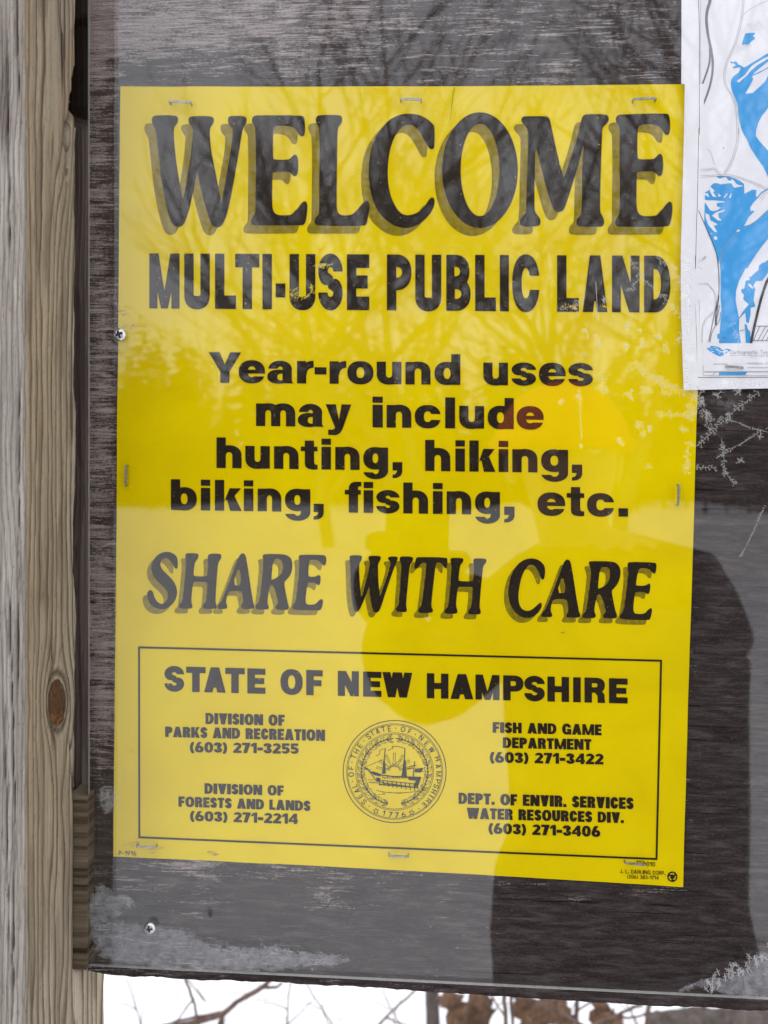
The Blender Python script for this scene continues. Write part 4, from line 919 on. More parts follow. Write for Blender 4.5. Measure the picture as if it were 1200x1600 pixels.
    def lt(ch, x, y, up_in=False, h=8.4):
        gx, gy = zs(x, y); an = math.atan2(gy - cy, gx - cx)
        ux, uy = math.cos(an), math.sin(an)
        if up_in: ux, uy = -ux, -uy
        rx, ry = -uy, ux                         # reading direction
        wgl = {'I': .2, 'M': .95, 'W': 1.0, 'O': .82, 'E': .6, 'L': .55, 'F': .58, '1': .36}.get(ch, .72)
        fl.add(lambda X, Y: glyph(ch, ((X - gx) * rx + (Y - gy) * ry) / h + wgl / 2, ((X - gx) * ux + (Y - gy) * uy) / h + .5, wgl, .15, .13) * h, (gx - 8, gy - 8, gx + 8, gy + 8))
    for c, x, y in (('S', 258, 920), ('E', 215, 865), ('A', 185, 806), ('L', 158, 755), ('O', 125, 635), ('F', 125, 567), ('T', 150, 448), ('H', 180, 393), ('E', 215, 333), ('S', 305, 240), ('T', 345, 205), ('A', 400, 183), ('T', 460, 163), ('E', 522, 158), ('O', 665, 163), ('F', 735, 186), ('N', 855, 252), ('E', 912, 312), ('W', 962, 378), ('H', 1025, 470), ('A', 1032, 548), ('M', 1036, 628), ('P', 1028, 706), ('S', 1012, 757), ('H', 985, 812), ('I', 960, 862), ('R', 930, 908), ('E', 887, 952)): lt(c, x, y)
    for c, x, y in (('1', 465, 1037), ('7', 535, 1053), ('7', 602, 1056), ('6', 670, 1052)): lt(c, x, y, True)
    for x, y in ((137, 707), (133, 508), (255, 283), (587, 152), (793, 215), (827, 990), (312, 965)):
        gx, gy = zs(x, y); fl.add(lambda X, Y: np.hypot(X - gx, Y - gy) - .95, (gx - 3, gy - 3, gx + 3, gy + 3))
    for x, y in ((383, 1015), (755, 1030)):
        gx, gy = zs(x, y); fl.line([(gx + (4.6 if k % 2 == 0 else 1.9) * math.sin(k * math.pi / 5), gy - (4.6 if k % 2 == 0 else 1.9) * math.cos(k * math.pi / 5)) for k in range(11)], .7)
    # laurel: two stems of paired leaves
    rs = np.random.RandomState(2)
    for sgn in (-1, 1):
        for k in range(15):
            a = rad(90) + sgn * rad(12 + k * 11.0)          # from the bottom up each side
            r0 = 51.5; bx, by = cx + r0 * math.cos(a), cy + r0 * .99 * math.sin(a)
            dirn = a + sgn * rad(90)
            fl.line([(bx, by), (bx + 10.5 * math.cos(dirn), by + 10.5 * math.sin(dirn))], 1.5)
            for q, lean in ((-1, 32), (1, 34)):
                d2 = dirn + q * rad(lean); L = 10.5 * rs.uniform(.85, 1.1); nx, ny = -math.sin(d2), math.cos(d2)
                P0 = np.array([bx, by]); D = np.array([math.cos(d2), math.sin(d2)]); N = np.array([nx, ny])
                lf = [P0 + D * L * t_ + N * s_ * 2.2 * math.sin(math.pi * t_ ** .8) for t_, s_ in ((0, 0), (.3, 1), (.6, 1), (1, 0), (.6, -1), (.3, -1), (0, 0))]
                fl.line(lf, .62)
                if k % 2 == 0: fl.line([P0, P0 + D * L * .7], .9)
    zl = lambda pts, wd, w1=None: fl.line([zs(x, y) for x, y in pts], wd / 6.667, w1=None if w1 is None else w1 / 6.667)
    zp = lambda pts, sub=False: fl.poly([zs(x, y) for x, y in pts], sub)
    # ship on the stocks
    zl([(265, 560), (330, 610), (440, 640), (560, 655), (700, 660), (850, 665)], 12)
    zl([(290, 570), (350, 650), (385, 700), (480, 725), (620, 745), (780, 770), (815, 765), (850, 665)], 9)
    zp([(330, 610), (350, 600), (440, 630), (430, 655), (360, 640)])
    zp([(385, 665), (430, 672), (420, 715), (388, 700)])
    zp([(720, 668), (850, 668), (820, 745), (800, 765), (770, 752), (800, 700), (720, 690)])
    for k in range(9):
        x0 = 410 + k * 46; zl([(x0, 690 + k * 5), (x0 + 10, 745 + k * 7)], 9)
        zl([(x0 + 12, 735 + k * 4), (x0 + 40, 740 + k * 4)], 14)
    zl([(400, 690), (800, 735)], 7)
    for k in range(24): zl([(450 + k * 16, 655 + (k % 3) * 8), (458 + k * 16, 668 + (k % 2) * 10)], 7)
    zp([(445, 625), (462, 480), (474, 480), (486, 625)]); zl([(480, 365), (466, 500)], 9); zl([(452, 625), (468, 500)], 6)
    zp([(650, 650), (672, 480), (690, 480), (705, 655)]); zl([(684, 365), (680, 500)], 9); zl([(655, 640), (640, 655)], 6)
    zl([(785, 500), (780, 560), (770, 650)], 9); zl([(765, 540), (805, 540)], 6)
    zl([(265, 560), (450, 480)], 4); zl([(460, 600), (660, 470)], 4); zl([(480, 520), (500, 545)], 5)
    zp([(790, 575), (880, 565), (850, 615), (785, 612)]); zl([(770, 570), (710, 580)], 4); zl([(780, 540), (705, 575)], 4)
    zl([(485, 365), (450, 370), (420, 385), (425, 415), (400, 435), (385, 440)], 5); zl([(688, 365), (650, 352), (600, 340), (550, 342), (560, 360), (530, 375), (510, 385)], 6)
    t = np.linspace(math.pi, 2 * math.pi, 14)
    zl(list(zip(575 + 55 * np.cos(t), 595 + 45 * np.sin(t))), 4.5)
    for k in range(17):
        a = math.pi * (1 + (k + .5) / 17); r1 = 72 + (k % 2) * 22
        zl([(575 + 62 * math.cos(a), 595 + 52 * math.sin(a)), (575 + r1 * math.cos(a), 595 + r1 * .95 * math.sin(a))], 5)
    for a0 in (-168, -145, -118, -90, -62, -35, -14):
        a = rad(a0)
        for dq in (-.07, .07): zl([(575 + 105 * math.cos(a + dq), 600 + 100 * math.sin(a + dq)), (575 + 188 * math.cos(a + dq * .9), 600 + 188 * math.sin(a + dq * .9))], 4)
        zl([(575 + 188 * math.cos(a - .063), 600 + 188 * math.sin(a - .063)), (575 + 188 * math.cos(a + .063), 600 + 188 * math.sin(a + .063))], 4)
    zl([(200, 578), (330, 582)], 4); zl([(820, 600), (930, 605)], 4); zl([(300, 690), (360, 690)], 4); zl([(310, 715), (400, 722)], 7); zl([(390, 800), (470, 818), (620, 830), (780, 815), (900, 800)], 5); zl([(400, 845), (480, 840), (450, 825)], 4); zl([(520, 826), (700, 824)], 4)
    m = fl.mesh('state_seal', T2, MAT['ink'], root); m['label'] = 'round state seal with a ship, rising sun and laurel wreath'
    # ---- scuffs and pen mark of the sheet itself
    fl = Field(180, 130, 1090, 1350, 1.4)
    rs = np.random.RandomState(8)
    for x, y, n_, s_ in ((190, 487, 16, 9), (205, 512, 12, 10), (330, 1334, 14, 7), (212, 1318, 12, 8), (238, 1326, 10, 9), (880, 989, 3, 2)):
        for k in range(n_):
            a = x + rs.normal(0, s_); b = y + rs.normal(0, s_ * .35); fl.line([(a, b), (a + rs.uniform(1, 6), b - rs.uniform(-.6, 2))], rs.uniform(.6, 1.4))
    m = fl.mesh('scuff_marks', T1, MAT['rose'], root); m['kind'] = 'stuff'
    fl = Field(695, 135, 720, 195, 3)
    fl.line(chaikin([(710, 138), (707, 152), (706, 166), (703, 188)], 2, False), 1.5, w1=.6)
    X, Y = np.meshgrid(np.arange(fl.nx), np.arange(fl.ny)); fl.f = np.maximum(fl.f, (vnoise(X * .4, Y * .4, 3) - .6) * 4)
    fl.mesh('green_pen_mark', T1, MAT['green'], root)
    fl = Field(225, 380, 960, 500, 2)
    for k in range(12):
        a = 463 + rs.normal(0, 9); b = 462 + rs.normal(0, 3.5); fl.line([(a, b), (a + 9, b - 5)], .7)
    for k in range(12):
        a = 500 + rs.normal(0, 8); b = 416 + rs.normal(0, 1.5); fl.line([(a, b), (a + 8, b - 3)], .7)
    for k in range(40):
        a = rs.uniform(240, 950); b = rs.uniform(395, 490); fl.line([(a, b), (a + rs.uniform(0, 3), b + rs.uniform(-1, 1))], .55)
    m = fl.mesh('scraped_ink', lambda x, y: lift(x, y) - .0003, MAT['cream'], root); m['kind'] = 'stuff'
sign()
# ------------------------------------------------------------------ trail map at the right edge
def trail_map():
    root = thing('trail_map', 'white paper trail map with blue water, stapled over the right edge of the yellow sign', 'map', tuple(P(1200, 300, 0)))
    yo = -.0027
    rows = [(-130, 1065), (0, 1065), (60, 1065), (130.5, 1064.6), (131.5, 1070), (165, 1069.6), (200, 1069), (260, 1067.6), (320, 1066), (370, 1064.6), (400, 1063.8), (470, 1064), (510, 1065), (550, 1066.3), (580, 1067.3), (609.5, 1068.5)]
    nc = 14; pf = []
    for y, xl in rows:
        x = np.linspace(xl, 1335, nc); yy = y + (x - 1068) * (-.02 if y > 560 else 0)
        pf.append(P(x, yy, yo - .0006 * np.exp(-((x - xl) / 25) ** 2)))
    pf = np.array(pf); pb = pf.copy(); pb[..., 1] += .0003
    v, f = slab(pf, pb)
    mesh_obj('paper_sheet', v, f, MAT['paper'], root)
    m2 = lambda p: [(1040 + x / 7.5, y / 7.5) for x, y in p]
    m3 = lambda p: [(1060 + x / 7.271, 200 + y / 7.271) for x, y in p]
    m4 = lambda p: [(1060 + x / 7.271, 400 + y / 7.271) for x, y in p]
    w_ = Field(1080, -120, 1330, 600, 2.6)
    w_.poly(m2([(935, 390), (1045, 383), (1045, 405), (1025, 410), (1025, 425), (1045, 435), (1043, 460), (1000, 490), (975, 520), (890, 523), (905, 475), (925, 415)]))
    w_.poly(m2([(2100, 150), (1200, 625), (1150, 650), (1085, 695), (1000, 745), (925, 790), (905, 785), (880, 765), (850, 755), (845, 735), (815, 717), (790, 735), (768, 715), (757, 725), (775, 745), (800, 740), (820, 760), (820, 775), (780, 785), (800, 800), (850, 790), (878, 790), (876, 805), (855, 850), (800, 890), (772, 930), (763, 985), (775, 1060), (810, 1140), (840, 1210), (850, 1290), (860, 1400), (885, 1500), (915, 1575)]) + m3([(770, 115), (825, 235), (900, 350), (960, 430), (1000, 510), (1018, 560), (1200, 800), (1200, 500), (1018, 255), (930, 160), (880, 90), (885, 0)]) + m2([(1060, 1540), (1085, 1440), (1130, 1360), (1200, 1265), (2100, 900)]))
    for isl in ([(2100, 250), (1200, 660), (1140, 690), (1060, 735), (1000, 780), (970, 820), (930, 880), (835, 945), (845, 965), (870, 962), (900, 930), (955, 882), (1000, 830), (1060, 775), (1130, 730), (1200, 690), (2100, 290)], [(1025, 868), (1100, 800), (1200, 722), (2100, 330), (2100, 380), (1200, 785), (1160, 812), (1100, 838), (1040, 868)],
                [(1013, 890), (1040, 880), (1100, 855), (1200, 798), (2100, 420), (2100, 500), (1200, 880), (1170, 950), (1110, 1010), (1020, 1090), (935, 1097), (965, 1045), (1027, 930)]): w_.poly(m2(isl), True)
    w_.poly(m3([(228, 800), (250, 765), (300, 735), (350, 705), (365, 660), (400, 630), (440, 625), (480, 640), (560, 630), (600, 625), (625, 672), (645, 678), (725, 662), (735, 650), (690, 648), (655, 630), (640, 605), (612, 578), (590, 600), (560, 588), (550, 560), (520, 556), (470, 575), (428, 550), (470, 540), (560, 548), (640, 572), (700, 600), (745, 635), (750, 748), (800, 720), (840, 700), (885, 705), (880, 775), (895, 785), (912, 765), (940, 730), (985, 700), (1018, 690), (1018, 705), (985, 715), (945, 745), (895, 805), (850, 850), (815, 905), (825, 945), (850, 935), (862, 950), (800, 1010), (745, 1115), (810, 1097), (900, 1040), (960, 980), (1018, 930), (1600, 560), (1600, 900), (1018, 1260), (960, 1330), (880, 1440), (780, 1600)]) + m4([(770, 130), (690, 280), (655, 400), (650, 500), (670, 610), (690, 710), (690, 850), (710, 990), (460, 990), (470, 850), (480, 720), (490, 600), (478, 460), (480, 330), (478, 130), (465, 30)]) + m3([(460, 1560), (440, 1440), (390, 1320), (330, 1180), (270, 1020), (232, 930), (226, 850)]))
    for isl in ([(262, 800), (320, 820), (400, 820), (525, 833), (525, 845), (470, 850), (435, 855), (440, 890), (485, 905), (450, 930), (400, 945), (360, 935), (320, 870), (285, 830)], [(380, 995), (430, 955), (530, 925), (525, 942), (455, 970), (460, 1020), (487, 1035), (485, 1052), (450, 1050)], [(305, 965), (350, 985), (365, 1050), (445, 1090), (440, 1103), (400, 1110), (440, 1175), (435, 1187), (400, 1170), (340, 1100), (310, 1020)],
                [(455, 740), (490, 772), (450, 782)], [(510, 790), (555, 738), (567, 742), (530, 790)], [(572, 795), (592, 745), (606, 745), (596, 797)], [(375, 675), (412, 712), (395, 730), (435, 785), (390, 778), (360, 725), (350, 670)], [(335, 740), (352, 790), (285, 745)], [(245, 855), (297, 912), (283, 915)], [(233, 895), (274, 965), (268, 980)], [(655, 1180), (675, 1152), (708, 1158), (690, 1178)], [(400, 1240), (420, 1226), (445, 1240), (442, 1268), (412, 1270)], [(365, 1175), (382, 1205), (375, 1212)]): w_.poly(m3(isl), True)
    w_.poly(m4([(1600, -200), (1018, 45), (985, 70), (950, 80), (915, 110), (910, 160), (860, 200), (820, 242), (800, 225), (815, 270), (765, 282), (750, 370), (715, 375), (715, 410), (745, 440), (735, 490), (800, 550), (755, 600), (690, 700), (692, 712), (760, 640), (770, 750), (800, 765), (822, 650), (820, 590), (875, 575), (855, 500), (865, 420), (872, 370), (850, 340), (882, 285), (950, 282), (1010, 200), (1018, 188), (1600, 0)]))
    w_.poly(m4([(790, 310), (820, 320), (858, 365), (840, 372), (800, 340)]), True)
    w_.poly(m4([(752, 770), (775, 780), (790, 830), (815, 860), (822, 985), (765, 985), (760, 870)]))
    w_.poly(m4([(440, 890), (470, 880), (470, 940), (445, 945)]))
    w_.poly(m4([(462, 1318), (780, 1318), (762, 1352), (460, 1358)])); w_.poly(m4([(232, 1240), (265, 1243), (255, 1275), (245, 1310), (232, 1300)])); w_.poly(m4([(232, 1330), (290, 1352), (232, 1358)]))
    m = w_.mesh('water_area', yo - .00012 - .0006 * 0, MAT['blue'], root); m['label'] = 'blue printed lake and river area'
    ln = Field(1070, -120, 1330, 600, 3.4); g = Field(1070, -120, 1330, 600, 3.0); dk = Field(1070, -120, 1330, 600, 3.4)
    def pl(fld, f_, pts, wd, cl=1, w1=None): fld.line(chaikin(f_(pts), cl, False), wd, w1=w1)
    pl(dk, m2, [(385, -900), (385, 0), (395, 250), (398, 500), (395, 1000), (397, 1575)], .8); pl(ln, m2, [(408, -900), (412, 300), (412, 1200), (410, 1575)], .6)
    pl(dk, m3, [(232, 0), (225, 350), (215, 900), (205, 1100), (195, 1595)], .8); pl(ln, m3, [(250, 0), (242, 380), (232, 930), (222, 1100), (212, 1600)], .6)
    pl(dk, m4, [(192, 0), (185, 330), (180, 420), (195, 600), (205, 900), (210, 1140), (215, 1380)], .8); pl(ln, m4, [(212, 0), (205, 350), (205, 450), (235, 520), (240, 650), (230, 900), (228, 1140)], .6)
    pl(dk, m4, [(215, 1379), (1400, 1376)], .8, 0); pl(ln, m4, [(280, 1318), (1400, 1314)], .5, 0); pl(ln, m4, [(280, 1358), (1400, 1355)], .5, 0)
    pl(ln, m4, [(282, 1240), (282, 1355)], .5, 0); pl(ln, m4, [(385, 1350), (420, 1320)], .6, 0)
    pl(g, m2, [(545, -500), (530, 0), (490, 100), (475, 220), (490, 370), (520, 520), (545, 640), (555, 760), (545, 900), (500, 1080), (415, 1290)], 5.0, 2, 3.0)
    pl(g, m2, [(520, 560), (520, 720), (490, 830), (418, 1020)], 2.8, 2)
    for pts in ([(905, -300), (905, 0), (885, 200), (850, 370), (790, 560), (700, 740), (675, 880), (690, 1000), (780, 1130), (825, 1260), (836, 1575)],):
        pl(ln, m2, pts, .5, 2); pl(ln, m2, [(x + 18, y + 4) for x, y in pts], .5, 2)
    for pts in ([(885, 210), (970, 110), (1200, 0), (1500, -100)],): pl(ln, m2, pts, .5, 2)
    for pts in ([(662, 0), (668, 120), (625, 300), (580, 420), (515, 515)], [(686, 0), (688, 130), (640, 320), (595, 435), (530, 522)], [(240, 470), (360, 465), (400, 448), (440, 475), (485, 522)], [(240, 490), (360, 482), (395, 465), (430, 490), (465, 530)], [(240, 545), (440, 530), (620, 530), (800, 592), (1000, 680), (1400, 860)], [(240, 563), (440, 546), (620, 548), (800, 610), (985, 695)], [(325, 240), (360, 260), (385, 330), (410, 420)], [(1015, 730), (940, 830)], [(1005, 700), (930, 800)], [(220, 1500), (270, 1490), (305, 1455)], [(222, 1525), (280, 1505), (318, 1465)]):
        pl(ln, m3, pts, .5, 2)
    for pts in ([(205, 308), (320, 305), (350, 325), (415, 420), (420, 600), (390, 640), (270, 740), (262, 980)], [(205, 325), (320, 322), (345, 340), (432, 430), (432, 560)], [(400, 645), (275, 760), (272, 980)], [(218, 120), (270, 145)], [(218, 70), (280, 50), (310, 0)]): pl(ln, m4, pts, .5, 2)
    pl(dk, m3, [(230, 940), (310, 1120), (400, 1330), (440, 1450), (455, 1600)], 1.0, 1); pl(dk, m4, [(440, 0), (462, 200), (462, 450), (410, 650), (345, 970)], 1.0, 1)
    for pts in ([(462, 450), (445, 600), (420, 780)], [(470, 560), (440, 700), (425, 790)], [(455, 520), (420, 650), (432, 770)], [(478, 640), (470, 740), (390, 830), (358, 975)], [(440, 520), (415, 740), (430, 790)], [(490, 930), (540, 930)], [(700, 850), (750, 838)]): pl(dk, m4, pts, .75, 2)
    pl(ln, m3, [(680, 1180), (600, 1250), (520, 1350), (480, 1450), (475, 1595)], .7, 2); pl(ln, m3, [(1018, 930), (850, 1085), (745, 1140)], .6, 1)
    pl(dk, m4, [(1600, -700), (1018, 250), (950, 440), (880, 720), (825, 985)], 4.0, 1)
    pl(dk, m4, [(885, 797), (1500, 797)], .9, 0); pl(dk, m4, [(850, 960), (1500, 967)], .9, 0)
    for k in range(12): pl(dk, m4, [(840 + k * 48 + 12, 962), (885 + k * 48 + (60 if k else 40), 797)], .8, 0)
    for k in range(9): pl(ln, m2, [(830 - k * 4, 525 + k * 14), (1000 - k * 22, 535 + k * 13)], .3, 0)
    for k in range(6): pl(ln, m2, [(950 + k * 12, 290 + k * 14), (1130 + k * 6, 250 + k * 16)], .3, 0)
    dk.add(lambda X, Y: np.hypot((X - 1130.3), (Y - 231.6) * .7) - .8, (1126, 226, 1134, 236))
    m = ln.mesh('road_lines', yo - .00022, MAT['line'], root); g.mesh('trail_band', yo - .00018, MAT['grey'], root); dk.mesh('boundary_lines', yo - .00028, MAT['dark'], root)
    # legend box with logo and map maker's line
    lg = Field(1090, 530, 1330, 580, 2)
    lg.poly(m4([(274, 992), (1500, 992), (1500, 1308), (284, 1308), (284, 1180), (274, 1100)]))
    lg.mesh('legend_box', yo - .00034, MAT['paper'], root)
    lo = Field(1095, 535, 1150, 565, 4)
    lo.poly(m4([(318, 1052), (370, 1018), (450, 1030), (520, 1070), (560, 1045), (597, 1070), (530, 1112), (480, 1145), (400, 1112)]))
    X, Y = np.meshgrid(lo.x0 + np.arange(lo.nx) / lo.res, lo.y0 + np.arange(lo.ny) / lo.res)
    lo.f = np.maximum(lo.f, (vnoise(X * .25, Y * .9, 5, 3) - .60) * 6)
    lo.mesh('logo', yo - .0004, MAT['blue'], root)
    tx = Field(1095, 535, 1330, 585, 6)
    lw = dict(WD); lw.update({'C': .72, 'a': .52, 'r': .38, 't': .36, 'o': .56, 'g': .56, 'p': .56, 'h': .54, 'i': .16, 'c': .5, 'T': .62, 'e': .54, 'n': .54, 'l': .16, 's': .48, 'M': .85, 'D': .72, 'x': .5, 'B': .6, 'b': .56, 'V': .68, '.': .14, ',': .14, '•': .3, 'u': .54})
    def r4(text, xa, xb, yb, h, gap=.12, st=.12):
        a, b, y = 1060 + xa / 7.271, 1060 + xb / 7.271, 400 + yb / 7.271
        row(tx, text, a, b, (a, y - h, y, b, y - h, y), st, st * .85, gap, lw, .66)
    r4('Cartographic Techn', 588, 1075, 1114, 6.0); tx.line([(1140, 555.2), (1330, 554.2)], .5)
    r4('CD', 815, 868, 1152, 3.6); r4('Tax Ma', 905, 1060, 1152, 3.6); r4('Brattleboro, VT', 790, 1030, 1232, 3.6)
    r4('oaoenoeau', 400, 560, 1236, 3.2); r4('oeoancoeoanaoe', 775, 1030, 1275, 3.0)
    for x, y in ((885, 1143), (770, 1225)): tx.add(lambda X, Y: np.hypot(X - 1060 - x / 7.271, Y - 400 - y / 7.271) - .8, (1050 + x / 7.271, 395 + y / 7.271, 1070 + x / 7.271, 405 + y / 7.271))
    tx.mesh('title_lettering', yo - .0004, MAT['line'], root)
trail_map()
# ------------------------------------------------------------------ staples and screws
def staple(px, py, length, ang, proud, label, ybase=-.0012, skew=0.0):
    c = P(px, py, -proud)
    e = P(px + length * .5 * math.cos(rad(ang)), py + length * .5 * math.sin(rad(ang)), -proud)
    tv = e - c; half = float(np.linalg.norm(tv)); tv = tv / half
    n = np.array([0, -1.0, 0]); bv = np.cross(tv, n)
    y0 = c[1]
    path = [(-half + .0003 + skew, .004 + proud), (-half + .0001, .0006), (-half + .0005, .0001), (-half + .0014, 0), (half - .0014, 0), (half - .0005, .0001), (half - .0001, .0006), (half - .0003 + skew, .004 + proud)]
    wv, tk = .00062, .00026
    vs = []; fs = []
    for k, (a, d) in enumerate(path):
        pa = np.array(path[max(0, k - 1)]); pb = np.array(path[min(len(path) - 1, k + 1)]); dr = pb - pa; dr = dr / np.linalg.norm(dr)
        nn = np.array([dr[1], -dr[0]])                     # across the bend, outward
        for sb, sn in ((-1, -1), (1, -1), (1, 1), (-1, 1)):
            q = c + tv * (a + nn[0] * sn * tk) + np.array([0, 1, 0]) * (d + nn[1] * sn * tk) + bv * sb * wv
            vs.append(q)
    for k in range(len(path) - 1):
        for a in range(4): fs.append((4 * k + a, 4 * k + (a + 1) % 4, 4 * k + 4 + (a + 1) % 4, 4 * k + 4 + a))
    fs += [(3, 2, 1, 0), tuple(4 * (len(path) - 1) + a for a in range(4))]
    o = mesh_obj('staple', vs, fs, MAT['wire'])
    tag(mover(o, tuple(float(x) for x in c)), label, 'staple', 'staples holding the notices')
for a in ((280.5, 159, 34, 3, .0042, 'steel staple at the top left of the yellow sign above the W'), (642, 155, 33, 1, .0042, 'steel staple at the top middle of the yellow sign above the C and O'),
          (1008, 154, 36, -2, .0042, 'steel staple at the top right of the yellow sign near the map'), (196.5, 743, 33, 91, .0034, 'upright steel staple on the left edge of the yellow sign below the screw'),
          (1060, 773, 33, 92, .0034, 'upright steel staple on the right edge of the yellow sign'), (228, 1323.5, 31, 2, .0040, 'corroded staple at the lower left corner of the yellow sign'),
          (622.5, 1338, 31, 2, .0040, 'steel staple in the middle of the lower edge of the yellow sign'), (993, 1350, 33, 6, .0042, 'steel staple at the lower right of the yellow sign over the printed date'),
          (1148.5, 573.5, 27, 5, .0044, 'steel staple in the legend of the white map')): staple(*a)
def screw(px, py, rpx, ytop, mat, label, rot, flat=1.0):
    c = P(px, py, ytop); r = rpx * (DIST + ytop) / F
    nr, na = 26, 72; vs = []; fs = []; rec_ = []
    for i in range(nr + 1):
        q = i / nr
        for j in range(na):
            a = 2 * math.pi * j / na
            x, z = q * math.cos(a), q * math.sin(a)
            h = .0021 * flat * (1 - q ** 2.6) ** .62
            xr, zr = x * math.cos(rot) + z * math.sin(rot), -x * math.sin(rot) + z * math.cos(rot)
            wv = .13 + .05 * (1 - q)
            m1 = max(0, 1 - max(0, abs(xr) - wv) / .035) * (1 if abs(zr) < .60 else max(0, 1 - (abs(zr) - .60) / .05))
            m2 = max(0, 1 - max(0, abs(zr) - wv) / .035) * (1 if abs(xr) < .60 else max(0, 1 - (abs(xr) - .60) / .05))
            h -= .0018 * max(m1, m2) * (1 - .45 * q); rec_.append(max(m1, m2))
            vs.append((c[0] + r * x, ytop - h, c[2] + r * z))
    for i in range(nr):
        for j in range(na): fs.append((i * na + j, i * na + (j + 1) % na, (i + 1) * na + (j + 1) % na, (i + 1) * na + j))
    fm = [1 if rec_[f[0]] + rec_[f[1]] + rec_[f[2]] + rec_[f[3]] > 2.0 else 0 for f in fs]  # recess faces take the darker material: grime plus shade painted in
    o = mesh_obj('screw', vs, fs, None, None, True, [mat, MAT['stain_shade']], fm)
    tag(mover(o, tuple(float(x) for x in c)), label, 'screw', 'screws in the notice board')
    b = len(vs); v2 = []; f2 = []
    for y, k in ((ytop - .00002, .5), (.011, .42), (.012, .02)):
        for j in range(20):
            a = 2 * math.pi * j / 20; v2.append((c[0] + r * k * math.cos(a), y, c[2] + r * k * math.sin(a)))
    for i in range(2):
        for j in range(20): f2.append((i * 20 + j, i * 20 + (j + 1) % 20, (i + 1) * 20 + (j + 1) % 20, (i + 1) * 20 + j))
    sh = mesh_obj('shank', np.array(v2) - np.array(c), f2, mat)
    sh.parent = o
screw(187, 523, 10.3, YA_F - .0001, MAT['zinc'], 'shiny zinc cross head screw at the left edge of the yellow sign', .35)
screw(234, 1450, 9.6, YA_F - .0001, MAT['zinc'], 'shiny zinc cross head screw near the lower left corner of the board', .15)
screw(237.5, 1387, 8.5, -.0006, MAT['stain_shade'], 'brown stained cross head screw sunk in the board under the clear sheet', .7, .35)
# ------------------------------------------------------------------ tubes
class Tubes:
    def __init__(s): s.v = []; s.f = []
    def add(s, pts, r0, r1, sides=6, wob=0):
        pts = [np.array(p, float) for p in pts]; n = len(pts); base = len(s.v)
        for k, p in enumerate(pts):
            d = pts[min(n - 1, k + 1)] - pts[max(0, k - 1)]; d = d / (np.linalg.norm(d) + 1e-9)
            a = np.cross(d, (0, 0, 1.0) if abs(d[2]) < .9 else (1.0, 0, 0)); a /= np.linalg.norm(a); b = np.cross(d, a)
            r = r0 + (r1 - r0) * k / max(1, n - 1)
            for j in range(sides):
                th = 2 * math.pi * j / sides; rr = r * (1 + wob * (random.random() - .5))
                s.v.append(p + (a * math.cos(th) + b * math.sin(th)) * rr)
        for k in range(n - 1):
            for j in range(sides): s.f.append((base + k * sides + j, base + k * sides + (j + 1) % sides, base + (k + 1) * sides + (j + 1) % sides, base + (k + 1) * sides + j))
        s.f.append(tuple(base + (n - 1) * sides + j for j in range(sides))); s.f.append(tuple(base + j for j in range(sides))[::-1])
    def obj(s, name, mat, parent=None): return mesh_obj(name, s.v, s.f, mat, parent, True)
# ------------------------------------------------------------------ what shows in the snow below the board
def pt(px, py, y): return P(px, py, y)
def shrub(pieces, label, y, mat, base_r=1.0, name='bare_twig', group=None, cat='twig'):
    t = Tubes(); first = None
    for pts, ra, rb in pieces:
        q = [pt(a, b, y + (c if len(p) > 2 else 0)) if False else pt(p[0], p[1], y + (p[2] if len(p) > 2 else 0)) for p in pts for a, b, c in [(p[0], p[1], 0)]]
        # smooth and roughen
        q = chaikin(np.array(q), 2, False)
        q = q + np.array([[.002 * (random.random() - .5) for _ in range(3)] for _ in q])
        if first is None: first = q[0]
        t.add(q, ra, rb, 7, .25)
    o = t.obj(name, mat)
    tag(mover(o, tuple(float(c) for c in first)), label, cat, group)
GT = 'bare twigs in the snow under the board'
shrub([([(170, 1740, .0), (245, 1612), (330, 1590), (352, 1582), (375, 1562), (398, 1549), (418, 1538), (450, 1500)], .0062, .0034), ([(320, 1660), (338, 1612), (350, 1584)], .004, .0045), ([(372, 1563), (392, 1556), (412, 1542), (432, 1543), (441, 1536)], .004, .002), ([(352, 1582), (300, 1590), (262, 1600), (240, 1606)], .003, .002), ([(347, 1586), (347, 1620)], .004, .004)], 'forked grey brown branch lying on the snow below the lower left of the board', .95, MAT['twig'], group=GT)
shrub([([(318, 1650), (308, 1590), (301, 1558), (285, 1520)], .0026, .002), ([(303, 1560), (280, 1590), (260, 1620)], .0016, .001)], 'thin reddish stem standing in the snow under the left part of the board', .8, MAT['leaf'], group=GT)
shrub([([(292, 1530), (310, 1552), (322, 1566)], .0018, .001), ([(322, 1566), (318, 1560), (308, 1542)], .0015, .0008), ([(268, 1575), (285, 1540)], .0012, .001)], 'faint fine grey twig close under the left board edge', 1.1, MAT['twig'], group=GT)
shrub([([(560, 1640), (600, 1592), (640, 1556), (680, 1520)], .0028, .0018), ([(604, 1590), (625, 1600), (660, 1606)], .002, .001)], 'slim slanting twig left of the small trunk under the board', 1.0, MAT['twig'], group=GT)
shrub([([(792, 1700), (790, 1600), (787, 1540)], .0045, .0036), ([(806, 1690), (800, 1590), (798, 1550)], .003, .003), ([(790, 1590), (770, 1560), (760, 1530)], .002, .001)], 'upright dark shoots among the dead leaves under the middle of the board', .9, MAT['twig'], group=GT)
shrub([([(800, 1548), (850, 1570), (905, 1598), (960, 1640)], .0034, .003), ([(850, 1570), (880, 1560), (920, 1556)], .002, .001)], 'grey twig sloping down to the right over the dead leaves', .85, MAT['twig'], group=GT)
